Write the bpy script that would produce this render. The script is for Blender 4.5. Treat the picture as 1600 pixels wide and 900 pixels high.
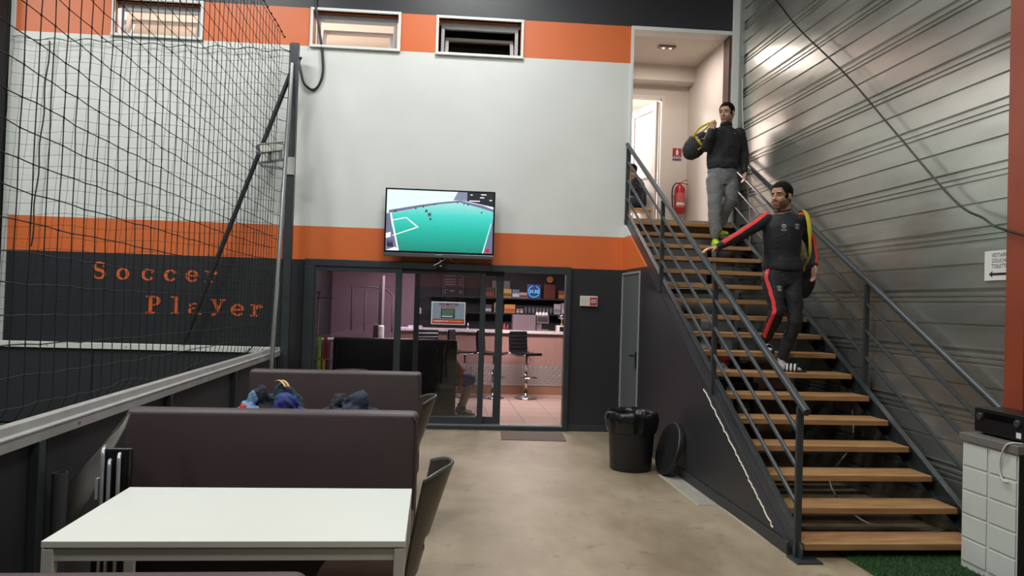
import bpy, bmesh, math, random
from mathutils import Vector, Matrix, noise
from mathutils.bvhtree import BVHTree
random.seed(7)
for _o in list(bpy.data.objects): bpy.data.objects.remove(_o)
S = bpy.context.scene
C = S.collection
PI = math.pi
V = Vector

# ---------------------------------------------------------------- camera
cam = bpy.data.cameras.new('camera'); cam.sensor_width = 36.0; cam.lens = 27.0
cam.clip_start = 0.05; cam.clip_end = 200
camo = bpy.data.objects.new('camera', cam); C.objects.link(camo)
_r = V((0.99458061, -0.09949137, 0.03018088)); _d = V((0.03190193, 0.0157528, -0.99936686)); _f = V((0.09895295, 0.99491372, 0.0188414))
camo.matrix_world = Matrix(((_r.x, -_d.x, -_f.x, 0), (_r.y, -_d.y, -_f.y, 0), (_r.z, -_d.z, -_f.z, 1.68), (0, 0, 0, 1)))
S.camera = camo
# ---------------------------------------------------------------- exposure, world, lamps
S.view_settings.view_transform = 'Standard'; S.view_settings.look = 'None'
S.view_settings.gamma = 1.0; S.view_settings.use_curve_mapping = False
S.view_settings.exposure = -0.62
wd = bpy.data.worlds.new('world'); S.world = wd; wd.use_nodes = True
wd.node_tree.nodes['Background'].inputs[0].default_value = (0.8, 0.85, 0.9, 1)
wd.node_tree.nodes['Background'].inputs[1].default_value = 0.0

def area(name, loc, size, power, col=(1, 1, 1), target=None, shape='RECTANGLE'):
    l = bpy.data.lights.new(name, 'AREA'); l.shape = shape; l.size, l.size_y = size; l.energy = power; l.color = col
    o = bpy.data.objects.new(name, l); C.objects.link(o); o.location = loc
    if target is not None:
        o.rotation_euler = (V(target) - V(loc)).to_track_quat('-Z', 'Y').to_euler()
    return o
# the hall's own ceiling lamps, all above the frame
for i, (x, y, p) in enumerate(((-7, 1.5, 330), (-7, 6.5, 330), (-3.2, 3.0, 250), (-3.2, 7.6, 190), (1.2, 1.2, 250), (1.0, 5.6, 160), (0.2, 8.2, 170))):
    area('hall_lamp_%d_offscreen' % (i+1), (x, y, 6.85), (1.4, 0.5), p, (0.97, 1.0, 0.97))
# ceiling lamps of the lit bar, of the lit room beyond the landing and of the lit room behind the high windows, each on its ceiling out of sight
area('bar_lamp_1_offscreen', (1.4, 12.7, 2.545), (1.4, 0.5), 165, (1.0, 0.84, 0.80))
area('bar_lamp_2_offscreen', (-0.5, 13.6, 2.545), (1.0, 0.4), 95, (1.0, 0.80, 0.86))
area('landing_room_lamp_offscreen', (2.5, 13.4, 5.58), (1.0, 0.6), 420, (1.0, 0.92, 0.88))
area('upper_room_lamp_offscreen', (-2.85, 12.2, 5.98), (1.4, 0.6), 380, (1.0, 0.97, 0.96))

# ---------------------------------------------------------------- materials
def lin(c): 
    c = c/255.0
    return c/12.92 if c <= 0.04045 else ((c+0.055)/1.055)**2.4
def rgb(h):
    if isinstance(h, str): h = (int(h[0:2], 16), int(h[2:4], 16), int(h[4:6], 16))
    return (lin(h[0]), lin(h[1]), lin(h[2]), 1.0)
MATS = {}
def mat(name, col, rough=0.5, metal=0.0, bump=None, var=None, spec=0.5, emit=0.0, wave=None):
    """bump = (noise scale, strength); var = (noise scale, amount of value change, stretch)"""
    if name in MATS: return MATS[name]
    m = bpy.data.materials.new(name); m.use_nodes = True; nt = m.node_tree; N = nt.nodes; L = nt.links
    b = N['Principled BSDF']; c = rgb(col)
    b.inputs['Base Color'].default_value = c; b.inputs['Roughness'].default_value = rough; b.inputs['Metallic'].default_value = metal
    b.inputs['Specular IOR Level'].default_value = spec
    if emit > 0:
        b.inputs['Emission Color'].default_value = c; b.inputs['Emission Strength'].default_value = emit
    geo = N.new('ShaderNodeTexCoord') if (bump or var) else None
    if var:
        mp = N.new('ShaderNodeMapping'); L.new(geo.outputs['Object'], mp.inputs['Vector'])
        if len(var) > 2: mp.inputs['Scale'].default_value = var[2]
        n = N.new('ShaderNodeTexNoise'); n.inputs['Scale'].default_value = var[0]; n.inputs['Detail'].default_value = 5
        L.new(mp.outputs[0], n.inputs['Vector'])
        mr = N.new('ShaderNodeMapRange'); mr.inputs[1].default_value = 0.3; mr.inputs[2].default_value = 0.7
        mr.inputs[3].default_value = 1-var[1]; mr.inputs[4].default_value = 1+var[1]
        L.new(n.outputs['Fac'], mr.inputs[0])
        mx = N.new('ShaderNodeVectorMath'); mx.operation = 'MULTIPLY'; mx.inputs[0].default_value = c[:3]
        L.new(mr.outputs[0], mx.inputs[1]); L.new(mx.outputs[0], b.inputs['Base Color'])
    if bump:
        n2 = N.new('ShaderNodeTexNoise'); n2.inputs['Scale'].default_value = bump[0]; n2.inputs['Detail'].default_value = 4
        L.new(geo.outputs['Object'], n2.inputs['Vector'])
        bp = N.new('ShaderNodeBump'); bp.inputs['Strength'].default_value = bump[1]; bp.inputs['Distance'].default_value = 0.01
        L.new(n2.outputs['Fac'], bp.inputs['Height']); L.new(bp.outputs[0], b.inputs['Normal'])
    MATS[name] = m
    return m
def emat(name, col, strength=1.0):
    if name in MATS: return MATS[name]
    m = bpy.data.materials.new(name); m.use_nodes = True; N = m.node_tree.nodes; b = N['Principled BSDF']
    b.inputs['Base Color'].default_value = (0.01, 0.01, 0.01, 1); b.inputs['Roughness'].default_value = 0.3
    b.inputs['Emission Color'].default_value = rgb(col); b.inputs['Emission Strength'].default_value = strength
    MATS[name] = m
    return m
def glass(name, tint, refl=0.08):
    if name in MATS: return MATS[name]
    m = bpy.data.materials.new(name); m.use_nodes = True; nt = m.node_tree; N = nt.nodes; L = nt.links
    N.remove(N['Principled BSDF']); out = N['Material Output']
    t = N.new('ShaderNodeBsdfTransparent'); t.inputs[0].default_value = (tint[0], tint[1], tint[2], 1)
    g = N.new('ShaderNodeBsdfGlossy'); g.inputs['Roughness'].default_value = 0.02
    lw = N.new('ShaderNodeLayerWeight'); lw.inputs[0].default_value = 0.5
    pw = N.new('ShaderNodeMath'); pw.operation = 'POWER'; pw.inputs[1].default_value = 5.0; L.new(lw.outputs['Facing'], pw.inputs[0])
    fr = N.new('ShaderNodeMath'); fr.operation = 'MULTIPLY_ADD'; fr.inputs[1].default_value = 0.9; fr.inputs[2].default_value = refl*0.5; L.new(pw.outputs[0], fr.inputs[0])
    mx = N.new('ShaderNodeMixShader'); L.new(fr.outputs[0], mx.inputs[0]); L.new(t.outputs[0], mx.inputs[1]); L.new(g.outputs[0], mx.inputs[2])
    L.new(mx.outputs[0], out.inputs[0]); MATS[name] = m
    return m
def paint_bands():
    """wall paint: black / orange / white / orange / black bands by height above the floor"""
    m = bpy.data.materials.new('banded_wall_paint'); m.use_nodes = True; nt = m.node_tree; N = nt.nodes; L = nt.links
    b = N['Principled BSDF']; b.inputs['Roughness'].default_value = 0.42
    g = N.new('ShaderNodeNewGeometry'); sp = N.new('ShaderNodeSeparateXYZ'); L.new(g.outputs['Position'], sp.inputs[0])
    dv = N.new('ShaderNodeMath'); dv.operation = 'DIVIDE'; dv.inputs[1].default_value = 8.0; L.new(sp.outputs['Z'], dv.inputs[0])
    cr = N.new('ShaderNodeValToRGB'); cr.color_ramp.interpolation = 'CONSTANT'; e = cr.color_ramp.elements
    e[0].position = 0; e[0].color = rgb('2a2a2f'); e[1].position = 2.150/8; e[1].color = rgb('d56a35')
    for p, c in ((2.572/8, 'd8d9d6'), (4.937/8, 'd56a35'), (5.417/8, '2a2a2f')):
        x = e.new(p); x.color = rgb(c)
    L.new(dv.outputs[0], cr.inputs[0])
    n = N.new('ShaderNodeTexNoise'); n.inputs['Scale'].default_value = 1.1; n.inputs['Detail'].default_value = 6; L.new(g.outputs['Position'], n.inputs['Vector'])
    mr = N.new('ShaderNodeMapRange'); mr.inputs[1].default_value = 0.3; mr.inputs[2].default_value = 0.7; mr.inputs[3].default_value = 0.95; mr.inputs[4].default_value = 1.04
    L.new(n.outputs['Fac'], mr.inputs[0])
    mx = N.new('ShaderNodeVectorMath'); mx.operation = 'MULTIPLY'; L.new(cr.outputs[0], mx.inputs[0]); L.new(mr.outputs[0], mx.inputs[1])
    L.new(mx.outputs[0], b.inputs['Base Color'])
    n2 = N.new('ShaderNodeTexNoise'); n2.inputs['Scale'].default_value = 60; L.new(g.outputs['Position'], n2.inputs['Vector'])
    bp = N.new('ShaderNodeBump'); bp.inputs['Strength'].default_value = 0.05; bp.inputs['Distance'].default_value = 0.01
    L.new(n2.outputs['Fac'], bp.inputs['Height']); L.new(bp.outputs[0], b.inputs['Normal'])
    return m
PAINT = paint_bands()
def concrete():
    m = bpy.data.materials.new('worn_concrete'); m.use_nodes = True; nt = m.node_tree; N = nt.nodes; L = nt.links
    b = N['Principled BSDF']; g = N.new('ShaderNodeTexCoord')
    n1 = N.new('ShaderNodeTexNoise'); n1.inputs['Scale'].default_value = 0.9; n1.inputs['Detail'].default_value = 8; n1.inputs['Roughness'].default_value = 0.62
    mp = N.new('ShaderNodeMapping'); mp.inputs['Scale'].default_value = (1.6, 0.8, 1); L.new(g.outputs['Object'], mp.inputs[0]); L.new(mp.outputs[0], n1.inputs['Vector'])
    cr = N.new('ShaderNodeValToRGB'); e = cr.color_ramp.elements
    e[0].position = 0.34; e[0].color = rgb('7c6d57'); e[1].position = 0.62; e[1].color = rgb('9f907a')
    L.new(n1.outputs['Fac'], cr.inputs[0])
    n2 = N.new('ShaderNodeTexNoise'); n2.inputs['Scale'].default_value = 5.0; n2.inputs['Detail'].default_value = 8; n2.inputs['Roughness'].default_value = 0.7; L.new(g.outputs['Object'], n2.inputs['Vector'])
    c2 = N.new('ShaderNodeValToRGB'); e = c2.color_ramp.elements
    e[0].position = 0.30; e[0].color = (0.42, 0.36, 0.28, 1); e[1].position = 0.42; e[1].color = (1, 1, 1, 1); L.new(n2.outputs['Fac'], c2.inputs[0])
    mx = N.new('ShaderNodeMix'); mx.data_type = 'RGBA'; mx.blend_type = 'MULTIPLY'; mx.inputs[0].default_value = 0.7
    L.new(cr.outputs[0], mx.inputs[6]); L.new(c2.outputs[0], mx.inputs[7]); L.new(mx.outputs[2], b.inputs['Base Color'])
    r = N.new('ShaderNodeMapRange'); r.inputs[3].default_value = 0.32; r.inputs[4].default_value = 0.6; L.new(n1.outputs['Fac'], r.inputs[0]); L.new(r.outputs[0], b.inputs['Roughness'])
    bp = N.new('ShaderNodeBump'); bp.inputs['Strength'].default_value = 0.12; bp.inputs['Distance'].default_value = 0.01; L.new(n2.outputs['Fac'], bp.inputs['Height']); L.new(bp.outputs[0], b.inputs['Normal'])
    return m
CONC = concrete()
def galv():
    m = bpy.data.materials.new('galvanised_sheet'); m.use_nodes = True; nt = m.node_tree; N = nt.nodes; L = nt.links
    b = N['Principled BSDF']; b.inputs['Metallic'].default_value = 0.85
    g = N.new('ShaderNodeNewGeometry'); mp = N.new('ShaderNodeMapping'); mp.inputs['Scale'].default_value = (1, 0.5, 2.2); L.new(g.outputs['Position'], mp.inputs[0])
    n = N.new('ShaderNodeTexNoise'); n.inputs['Scale'].default_value = 1.6; n.inputs['Detail'].default_value = 5; L.new(mp.outputs[0], n.inputs['Vector'])
    cr = N.new('ShaderNodeValToRGB'); e = cr.color_ramp.elements; e[0].position = 0.3; e[0].color = rgb('a8a8a2'); e[1].position = 0.7; e[1].color = rgb('c8c9c3')
    L.new(n.outputs['Fac'], cr.inputs[0]); L.new(cr.outputs[0], b.inputs['Base Color'])
    r = N.new('ShaderNodeMapRange'); r.inputs[3].default_value = 0.24; r.inputs[4].default_value = 0.36; L.new(n.outputs['Fac'], r.inputs[0]); L.new(r.outputs[0], b.inputs['Roughness'])
    n2 = N.new('ShaderNodeTexNoise'); n2.inputs['Scale'].default_value = 2.2; n2.inputs['Detail'].default_value = 2; L.new(mp.outputs[0], n2.inputs['Vector'])
    bp = N.new('ShaderNodeBump'); bp.inputs['Strength'].default_value = 0.25; bp.inputs['Distance'].default_value = 0.02; L.new(n2.outputs['Fac'], bp.inputs['Height']); L.new(bp.outputs[0], b.inputs['Normal'])
    return m
GALV = galv()
def oak(name, c0, c1):
    m = bpy.data.materials.new(name); m.use_nodes = True; nt = m.node_tree; N = nt.nodes; L = nt.links
    b = N['Principled BSDF']; b.inputs['Roughness'].default_value = 0.5
    g = N.new('ShaderNodeTexCoord'); oi = N.new('ShaderNodeObjectInfo')
    ad = N.new('ShaderNodeVectorMath'); ad.operation = 'ADD'; L.new(g.outputs['Object'], ad.inputs[0]); L.new(oi.outputs['Location'], ad.inputs[1])
    mp = N.new('ShaderNodeMapping'); mp.inputs['Scale'].default_value = (1.2, 14, 14); L.new(ad.outputs[0], mp.inputs[0])
    n = N.new('ShaderNodeTexNoise'); n.inputs['Scale'].default_value = 2.4; n.inputs['Detail'].default_value = 6; L.new(mp.outputs[0], n.inputs['Vector'])
    cr = N.new('ShaderNodeValToRGB'); e = cr.color_ramp.elements; e[0].position = 0.3; e[0].color = rgb(c0); e[1].position = 0.7; e[1].color = rgb(c1)
    L.new(n.outputs['Fac'], cr.inputs[0]); L.new(cr.outputs[0], b.inputs['Base Color'])
    return m
OAK = oak('oak_tread', '956b44', 'b58c60')
WHITE = mat('white_paint', 'd9dad7', 0.5, var=(2, .04))
CREAM = mat('cream_plaster', 'd5cbc2', 0.7, var=(2, .03))
ANTH = mat('anthracite_metal', '353a3e', 0.42, 0.2, var=(6, .12))
STEEL = mat('painted_grey_steel', '3f4347', 0.38, 0.35, var=(8, .12))
BLACK = mat('black_board', '2b2b31', 0.5, var=(1.5, .12))
BPLAS = mat('black_plastic', '141416', 0.35)
ALU = mat('aluminium', 'b9b8b6', 0.36, 0.4, var=(5, .1))
CHROME = mat('chrome', 'cfcfcf', 0.12, 1.0)
LEATH = mat('brown_leatherette', '4b3d40', 0.42, bump=(90, .06), var=(2, .06))
TOPW = mat('white_laminate', 'dcdcd6', 0.35)
LEGW = mat('light_grey_metal', 'cbcbc3', 0.4, 0.1)
GLASS = glass('clear_glass', (.86, .86, .88))
BLKLEATH = mat('black_leather', '17171b', 0.3, bump=(70, .05))
RED = mat('red_gloss', 'b01c24', 0.3)
PAPER = mat('white_paper', 'd8d8d6', 0.6)
INK = mat('black_ink', '1b1b20', 0.6)
ORANGE = mat('orange_paint', 'd56a35', 0.5)

# ---------------------------------------------------------------- mesh builder
class B:
    def __init__(s): s.v = []; s.f = []
    def add(s, vs, fs):
        n = len(s.v); s.v += [tuple(p) for p in vs]; s.f += [tuple(i+n for i in f) for f in fs]; return s
    def box(s, x0, x1, y0, y1, z0, z1):
        return s.add([(x0,y0,z0),(x1,y0,z0),(x1,y1,z0),(x0,y1,z0),(x0,y0,z1),(x1,y0,z1),(x1,y1,z1),(x0,y1,z1)],
                     [(0,3,2,1),(4,5,6,7),(0,1,5,4),(1,2,6,5),(2,3,7,6),(3,0,4,7)])
    def obox(s, c, size, rot=None):
        R = rot.to_3x3() if rot is not None else Matrix.Identity(3); h = [x/2 for x in size]; c = V(c)
        pts = [c + R @ V((sx*h[0], sy*h[1], sz*h[2])) for sz in (-1,1) for sx, sy in ((-1,-1),(1,-1),(1,1),(-1,1))]
        return s.add(pts, [(0,3,2,1),(4,5,6,7),(0,1,5,4),(1,2,6,5),(2,3,7,6),(3,0,4,7)])
    def bar(s, p, q, w, h, up=(0,0,1)):
        p, q = V(p), V(q); d = (q-p).normalized(); x = d.cross(V(up)).normalized(); z = x.cross(d)
        o = [(x*a*w/2 + z*b*h/2) for a, b in ((-1,-1),(1,-1),(1,1),(-1,1))]
        return s.add([p+k for k in o]+[q+k for k in o], [(3,2,1,0),(4,5,6,7),(0,1,5,4),(1,2,6,5),(2,3,7,6),(3,0,4,7)])
    def tube(s, pts, r, n=8, side=None, ends=True):
        pts = [V(p) for p in pts]; m = len(pts)
        rr = [(a, a) if not isinstance(a, (tuple, list)) else a for a in (r if isinstance(r, list) else [r]*m)]
        base = len(s.v); prev = None
        for i, p in enumerate(pts):
            t = (pts[min(i+1, m-1)] - pts[max(i-1, 0)])
            t = t.normalized() if t.length > 1e-9 else V((0,0,1))
            if side is not None: x = V(side)
            elif prev is not None: x = prev
            else: x = V((1,0,0)) if abs(t.x) < 0.9 else V((0,1,0))
            x = (x - t*x.dot(t)).normalized(); y = t.cross(x); prev = x
            for k in range(n):
                a = 2*PI*k/n; s.v.append(tuple(p + x*math.cos(a)*rr[i][0] + y*math.sin(a)*rr[i][1]))
        for i in range(m-1):
            for k in range(n):
                a, b = base+i*n+k, base+i*n+(k+1) % n; s.f.append((a, b, b+n, a+n))
        if ends:
            s.f.append(tuple(base+k for k in reversed(range(n)))); s.f.append(tuple(base+(m-1)*n+k for k in range(n)))
        return s
    def lathe(s, prof, c=(0,0,0), n=24, closed=True):
        base = len(s.v); m = len(prof)
        for r, z in prof:
            for k in range(n): a = 2*PI*k/n; s.v.append((c[0]+r*math.cos(a), c[1]+r*math.sin(a), c[2]+z))
        for i in range(m-1):
            for k in range(n):
                a, b = base+i*n+k, base+i*n+(k+1) % n; s.f.append((a, b, b+n, a+n))
        if closed:
            s.f.append(tuple(base+k for k in reversed(range(n)))); s.f.append(tuple(base+(m-1)*n+k for k in range(n)))
        return s
    def sphere(s, c, r, nu=16, nv=10, rot=None):
        r = (r, r, r) if not isinstance(r, (tuple, list)) else r; base = len(s.v); c = V(c); R = rot if rot is not None else Matrix.Identity(3)
        for j in range(1, nv):
            ph = PI*j/nv
            for k in range(nu):
                a = 2*PI*k/nu; s.v.append(tuple(c + R @ V((r[0]*math.sin(ph)*math.cos(a), r[1]*math.sin(ph)*math.sin(a), r[2]*math.cos(ph)))))
        t = len(s.v); s.v.append(tuple(c + R @ V((0,0,r[2])))); s.v.append(tuple(c - R @ V((0,0,r[2]))))
        for j in range(nv-2):
            for k in range(nu):
                a, b = base+j*nu+k, base+j*nu+(k+1) % nu; s.f.append((a, a+nu, b+nu, b))
        for k in range(nu):
            s.f.append((t, base+k, base+(k+1) % nu)); e = base+(nv-2)*nu; s.f.append((t+1, e+(k+1) % nu, e+k))
        return s
    def prism(s, poly, fn, d0, d1):
        """poly: 2d points; fn(a, b, d) -> 3d"""
        n = len(poly)
        return s.add([fn(a, b, d0) for a, b in poly]+[fn(a, b, d1) for a, b in poly],
                     [tuple(reversed(range(n))), tuple(range(n, 2*n))]+[(i, (i+1) % n, (i+1) % n+n, i+n) for i in range(n)])
    def mesh(s, name):
        me = bpy.data.meshes.new(name); me.from_pydata(s.v, [], s.f); me.update()
        bm = bmesh.new(); bm.from_mesh(me); bmesh.ops.recalc_face_normals(bm, faces=bm.faces); bm.to_mesh(me); bm.free()
        return me
    def build(s, name, m, parent=None, loc=None, rotz=0.0, smooth=False, bevel=0.0, seg=2, kind=None, label=None, keepn=False):
        if keepn:
            me = bpy.data.meshes.new(name); me.from_pydata(s.v, [], s.f); me.update()
        else: me = s.mesh(name)
        return link(name, me, m, parent, loc, rotz, smooth, bevel, seg, kind, label)
def link(name, me, m, parent=None, loc=None, rotz=0.0, smooth=False, bevel=0.0, seg=2, kind=None, label=None):
    o = bpy.data.objects.new(name, me); C.objects.link(o)
    if m is not None:
        me.materials.clear(); me.materials.append(m)
    if parent is not None: o.parent = parent
    if loc is not None: o.location = loc
    if rotz: o.rotation_euler.z = rotz
    if smooth:
        for p in me.polygons: p.use_smooth = True
    if bevel:
        md = o.modifiers.new('bevel', 'BEVEL'); md.width = bevel; md.segments = seg; md.limit_method = 'ANGLE'
    if kind: o['kind'] = kind
    if label: o['label'] = label
    return o
def thing(name, label, cat, loc=(0,0,0), rotz=0.0, group=None):
    o = bpy.data.objects.new(name, None); C.objects.link(o); o.location = loc; o.rotation_euler.z = rotz; o.empty_display_size = 0.1
    o['label'] = label; o['category'] = cat
    if group: o['group'] = group
    return o
def tag(o, label, cat, group=None):
    o['label'] = label; o['category'] = cat
    if group: o['group'] = group
    return o
def struct(o): o['kind'] = 'structure'; return o
def sempty(name, loc=(0,0,0), rotz=0.0):
    o = bpy.data.objects.new(name, None); C.objects.link(o); o.location = loc; o.rotation_euler.z = rotz; o['kind'] = 'structure'; o.empty_display_size = 0.1
    return o
def dup(root, loc, rotz=0.0, label=None, group=None):
    r = root.copy(); C.objects.link(r); r.location = loc; r.rotation_euler.z = rotz
    if label: r['label'] = label
    if group: r['group'] = group
    for ch in list(root.children):
        c = ch.copy(); C.objects.link(c); c.parent = r
        for g in list(ch.children):
            d = g.copy(); C.objects.link(d); d.parent = c
    return r
TS = bpy.data.scenes.new('scratch')      # evaluates helper meshes without the rest of the scene
def tmp_dg():
    vl = TS.view_layers[0]; vl.update(); return vl.depsgraph
def remeshed(b, voxel, smooth=4):
    me = b.mesh('tmp'); o = bpy.data.objects.new('tmp', me); TS.collection.objects.link(o)
    md = o.modifiers.new('r', 'REMESH'); md.mode = 'VOXEL'; md.voxel_size = voxel; md.use_smooth_shade = True
    if smooth:
        sm = o.modifiers.new('s', 'SMOOTH'); sm.factor = .5; sm.iterations = smooth
    dg = tmp_dg(); out = bpy.data.meshes.new_from_object(o.evaluated_get(dg))
    bpy.data.objects.remove(o); bpy.data.meshes.remove(me)
    for p in out.polygons: p.use_smooth = True
    return out
def wrinkle(me, amp, scale, seed, stretch=(1, 1, 1)):
    s = V(stretch); nr = [v.normal.copy() for v in me.vertices]
    for v, nn_ in zip(me.vertices, nr):
        p = V((v.co.x*s.x, v.co.y*s.y, v.co.z*s.z))*scale+V((seed, seed*.7, 0))
        v.co += nn_*amp*(noise.noise(p)+.6*abs(noise.noise(p*2.3))-.2)
def curve(pts, k=6):
    """Catmull-Rom points through pts"""
    P = [V(p) for p in pts]; out = []
    for i in range(len(P)-1):
        a, b_, c, d = P[max(i-1, 0)], P[i], P[i+1], P[min(i+2, len(P)-1)]
        for j in range(k):
            t = j/k; out.append(0.5*((2*b_)+(c-a)*t+(2*a-5*b_+4*c-d)*t*t+(3*b_-a-3*c+d)*t**3))
    return out+[P[-1]]
def text_polys(txt, size, fn, b, depth=0.0, align='LEFT', shear=0.0, bold=0.0, sx=1.0):
    """lettering from the built-in font, laid flat by fn(x, y) -> 3d, added to builder b"""
    cu = bpy.data.curves.new('lettering', 'FONT'); cu.body = txt; cu.size = size; cu.align_x = align; cu.shear = shear; cu.offset = bold; cu.resolution_u = 3
    o = bpy.data.objects.new('lettering', cu); TS.collection.objects.link(o)
    dg = tmp_dg(); me = bpy.data.meshes.new_from_object(o.evaluated_get(dg))
    b.add([fn(v.co.x*sx, v.co.y) for v in me.vertices], [tuple(p.vertices) for p in me.polygons])
    bpy.data.objects.remove(o); bpy.data.curves.remove(cu); bpy.data.meshes.remove(me)
# wall frame: u along the back wall (0 at the stair corner), y into the wall, z up
WA = -math.radians(1.4607); W0 = V((2.479, 10.059, 0.0))
WT = V((math.cos(WA), math.sin(WA), 0)); WN = V((-math.sin(WA), math.cos(WA), 0))
def W(u, d=0.0, z=0.0): return W0 + WT*u - WN*d + V((0, 0, z))
def grid_wall(b, us, zs, holes, y0, y1):
    """wall slab between y0 (front) and y1 with rectangular holes (u0,u1,z0,z1); us/zs are outer limits"""
    U = sorted(set(list(us)+[h[0] for h in holes]+[h[1] for h in holes])); Z = sorted(set(list(zs)+[h[2] for h in holes]+[h[3] for h in holes]))
    U = [u for u in U if us[0] <= u <= us[1]]; Z = [z for z in Z if zs[0] <= z <= zs[1]]
    def solid(i, j):
        if i < 0 or j < 0 or i >= len(U)-1 or j >= len(Z)-1: return False
        cu, cz = (U[i]+U[i+1])/2, (Z[j]+Z[j+1])/2
        return not any(h[0] < cu < h[1] and h[2] < cz < h[3] for h in holes)
    for i in range(len(U)-1):
        for j in range(len(Z)-1):
            if not solid(i, j): continue
            a, c, e, g = U[i], U[i+1], Z[j], Z[j+1]
            b.add([(a,y0,e),(c,y0,e),(c,y0,g),(a,y0,g)], [(0,1,2,3)]); b.add([(a,y1,e),(c,y1,e),(c,y1,g),(a,y1,g)], [(3,2,1,0)])
            if not solid(i-1, j): b.add([(a,y0,e),(a,y0,g),(a,y1,g),(a,y1,e)], [(0,1,2,3)])
            if not solid(i+1, j): b.add([(c,y0,e),(c,y1,e),(c,y1,g),(c,y0,g)], [(0,1,2,3)])
            if not solid(i, j-1): b.add([(a,y0,e),(a,y1,e),(c,y1,e),(c,y0,e)], [(0,1,2,3)])
            if not solid(i, j+1): b.add([(a,y0,g),(c,y0,g),(c,y1,g),(a,y1,g)], [(0,1,2,3)])
    return b
# ================================================================= THE HALL
struct(B().box(-1.97, 4.3, -7, 10.3, -0.2, 0.0).build('floor', CONC))
TURF = mat('green_turf', '27451f', 0.85, bump=(160, .6), var=(30, .25))
struct(B().box(-16.2, -1.97, -7, 10.3, -0.2, 0.0).build('floor_pitch', TURF))
struct(B().box(-16.2, 4.4, -7, 10.5, 6.9, 7.1).build('ceiling', mat('grey_roof_sheet', '6a6c6c', 0.6, var=(1, .1))))
struct(B().box(-16.4, -16.2, -7, 10.5, 0, 6.9).build('wall_left', PAINT))
struct(B().box(-16.4, 4.4, -7.2, -7, 0, 6.9).build('wall_front', PAINT))

# back wall: painted, with window, door and landing openings
HOLES = [(-6.67, -5.60, 4.965, 5.405), (-4.175, -3.075, 4.955, 5.41), (-2.545, -1.455, 4.945, 5.40),
         (0.06, 1.40, 2.84, 5.40), (-4.15, -0.70, 0.0, 2.16), (0.0, 1.8, 0.0, 2.84)]
wall_back = struct(grid_wall(B(), (-7.9, 1.66), (0, 6.9), HOLES, 0.0, 0.2).build('wall_back', PAINT, loc=W0, rotz=WA))
struct(B().box(0.0, 1.8, 0.02, 0.2, 0, 2.84).build('wall_stair_back', mat('grey_plaster', '9b9b98', 0.7, var=(2, .08)), loc=W0, rotz=WA))
struct(B().box(-16, -7.9, 0.1, 0.3, 0, 6.9).build('wall_far_left', mat('dark_curtain_wall', '1d1a1c', 0.8, var=(2, .3)), loc=W0, rotz=WA))
struct(B().box(-7.93, -7.875, -0.03, 0.0, 0, 6.9).build('trim_1', WHITE, loc=W0, rotz=WA, bevel=.004))
struct(B().box(-8.2, -7.95, -0.35, 0.05, 0, 6.9).build('trim_2', mat('dark_column', '1c191b', 0.7, var=(3, .3)), loc=W0, rotz=WA))
struct(B().box(1.418, 1.665, -0.04, 0.0, 2.84, 6.9).build('trim_3', WHITE, loc=W0, rotz=WA, bevel=.006))
b = B(); b.box(0.03, 0.068, -0.03, 0.205, 2.84, 5.44); b.box(0.068, 1.415, -0.03, 0.205, 5.388, 5.44)
struct(b.build('trim_4', WHITE, loc=W0, rotz=WA, bevel=.004))
struct(B().box(1.378, 1.405, -0.012, 0.21, 2.842, 5.386).build('trim_5', mat('brown_jamb', '4b322b', 0.5), loc=W0, rotz=WA))
struct(B().box(-0.70, -0.01, -0.02, 0.0, 0, 0.085).build('baseboard_back', mat('dark_skirting', '2f3135', 0.5), loc=W0, rotz=WA, bevel=.003))

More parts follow.
